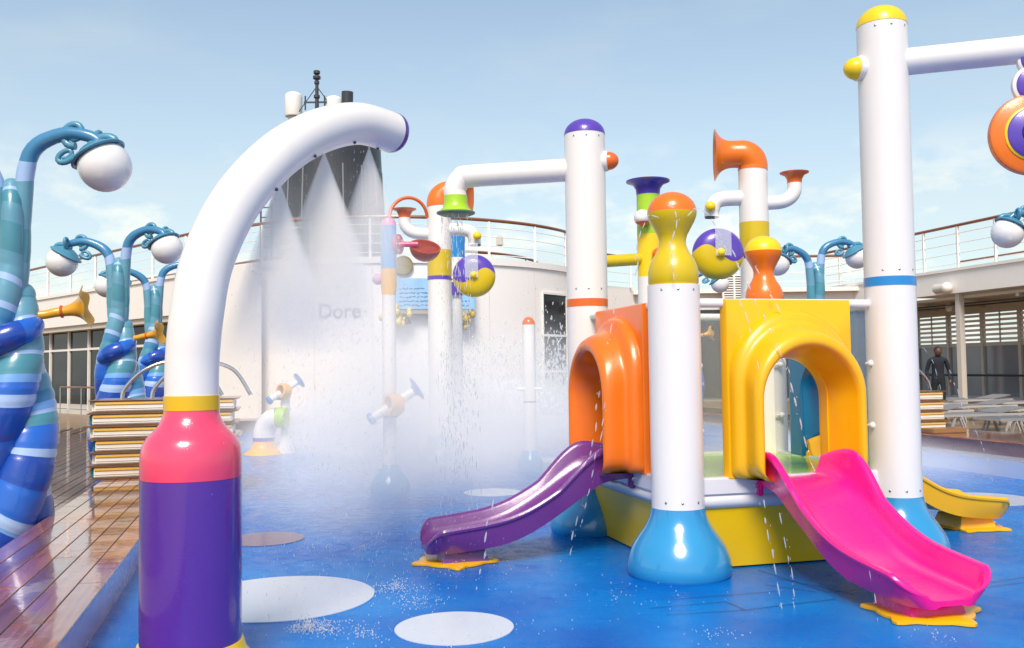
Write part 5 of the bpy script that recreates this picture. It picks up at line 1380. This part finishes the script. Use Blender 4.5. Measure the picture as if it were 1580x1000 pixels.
def mist_mat(name, dens, mode='ell', scale=2.0, streak=0.0, power=1.0):
    m = bpy.data.materials.new(name); m.use_nodes = True; n, l = m.node_tree.nodes, m.node_tree.links; n.clear()
    out = n.new('ShaderNodeOutputMaterial'); pv = n.new('ShaderNodeVolumePrincipled')
    pv.inputs['Color'].default_value = (.997, .975, .945, 1); pv.inputs['Anisotropy'].default_value = -0.4
    tc = n.new('ShaderNodeTexCoord')
    def math_(op, a, b=None, clamp=False):
        x = n.new('ShaderNodeMath'); x.operation = op; x.use_clamp = clamp
        for i, q in enumerate((a, b)):
            if q is None: continue
            if isinstance(q, (int, float)): x.inputs[i].default_value = q
            else: l.new(q, x.inputs[i])
        return x.outputs[0]
    nz = n.new('ShaderNodeTexNoise'); nz.inputs['Scale'].default_value = scale; nz.inputs['Detail'].default_value = 3
    if mode == 'ell':
        ln = n.new('ShaderNodeVectorMath'); ln.operation = 'LENGTH'; l.new(tc.outputs['Object'], ln.inputs[0])
        fall = math_('SUBTRACT', 1.0, ln.outputs['Value'], True); fall = math_('POWER', fall, power)
        l.new(tc.outputs['Object'], nz.inputs['Vector'])
    else:   # cone: apex at the origin, opening down -z, unit height, unit radius at the bottom
        sp = n.new('ShaderNodeSeparateXYZ'); l.new(tc.outputs['Object'], sp.inputs[0])
        dz = math_('MAXIMUM', math_('MULTIPLY', sp.outputs['Z'], -1.0), .02)
        xr = math_('DIVIDE', sp.outputs['X'], dz); yr = math_('DIVIDE', sp.outputs['Y'], dz)
        rr_ = math_('POWER', math_('ADD', math_('MULTIPLY', xr, xr), math_('MULTIPLY', yr, yr)), .5)
        edge = math_('MULTIPLY', math_('SUBTRACT', 1.0, rr_, True), 3.5, True)
        thin = math_('DIVIDE', 1.0, math_('ADD', math_('POWER', dz, 1.7), .02))
        fade = math_('MULTIPLY', math_('SUBTRACT', 1.0, dz, True), 2.2, True)
        fall = math_('MULTIPLY', math_('MULTIPLY', edge, thin), fade)
        cb = n.new('ShaderNodeCombineXYZ'); l.new(math_('MULTIPLY', xr, 7.0), cb.inputs[0]); l.new(math_('MULTIPLY', yr, 7.0), cb.inputs[1]); l.new(math_('MULTIPLY', dz, 1.2), cb.inputs[2])
        l.new(cb.outputs[0], nz.inputs['Vector'])
    nr = n.new('ShaderNodeMapRange'); nr.inputs['From Min'].default_value = .32; nr.inputs['From Max'].default_value = .68
    nr.inputs['To Min'].default_value = .2 if mode == 'cone' else .35; nr.inputs['To Max'].default_value = 1.6 if mode == 'cone' else 1.4; l.new(nz.outputs[0], nr.inputs['Value'])
    d = math_('MULTIPLY', math_('MULTIPLY', fall, nr.outputs[0]), dens)
    l.new(d, pv.inputs['Density']); l.new(pv.outputs[0], out.inputs['Volume'])
    return m
def mist_ball(c, s, dens, label, scale=2.0, power=1.0, seed=0, rz=0.0):
    m_ = MB(); m_.sphere((0, 0, 0), 1.0, 24, 14); o = m_.build('mist', mist_mat('mist_volume', dens, 'ell', scale, power=power), origin=(0, 0, 0))
    o.location = c; o.scale = s; o.rotation_euler = (0, 0, rz); o['kind'] = 'stuff'; o['label'] = label; return o
def mist_cone(c, rx, ry, h, dens, label, tilt=(0, 0)):
    m_ = MB(); m_.lathe([(.004, 0), (1.0, -1.0)], 28); o = m_.build('spray_mist', mist_mat('spray_volume', dens, 'cone', 2.6), origin=(0, 0, 0))
    o.location = c; o.scale = (rx, ry, h); o.rotation_euler = (tilt[0], tilt[1], 0); o['kind'] = 'stuff'; o['label'] = label; return o
def np_(px, py):
    k = min(range(len(tubep)), key=lambda q: (tubep[q] - P(px, py, tubep[q].y)).length); return tubep[k]
for (px, py, rx, ry, h, dn, tl) in ((440, 262, .40, .28, 1.05, 3.6, .0), (498, 216, .50, .32, 1.25, 4.2, .0), (566, 206, .42, .28, 1.15, 2.2, .0)):
    p = np_(px, py - 12) + Vector((0, 0, -.13)); mist_cone(p, rx, ry, h, dn, 'fan of fine white spray falling from the arch', (0, tl))
mist_ball(S(2.8, 13.8, .6), (2.5, 6.5, 1.9), .50, 'bank of white mist over the back of the pool', 1.8, 1.0, rz=SHIP_ROT)
mist_ball(P(570, 640, 9.0), (1.1, 2.4, 1.4), .45, 'low mist behind the arch spray', 2.2, 1.0)
mist_ball(P(500, 560, 8.2), (1.35, 1.8, 1.9), .30, 'thin veil of mist hanging below the arch', 2.4, 1.0)
mist_ball(P(600, 700, 11.0), (2.3, 3.0, .9), .38, 'low mist rolling over the middle of the pool floor', 2.4, 1.0)
mist_ball(P(720, 672, 19.0), (4.6, 3.4, 1.2), 3.6, 'bright spray cloud at the far end of the pool', 2.5, 1.0, rz=SHIP_ROT)
mist_ball(S(7.6, 12.0, .05), (2.6, 3.2, .55), .8, 'low pale mist over the far right corner of the pool', 2.0, 1.0, rz=SHIP_ROT)
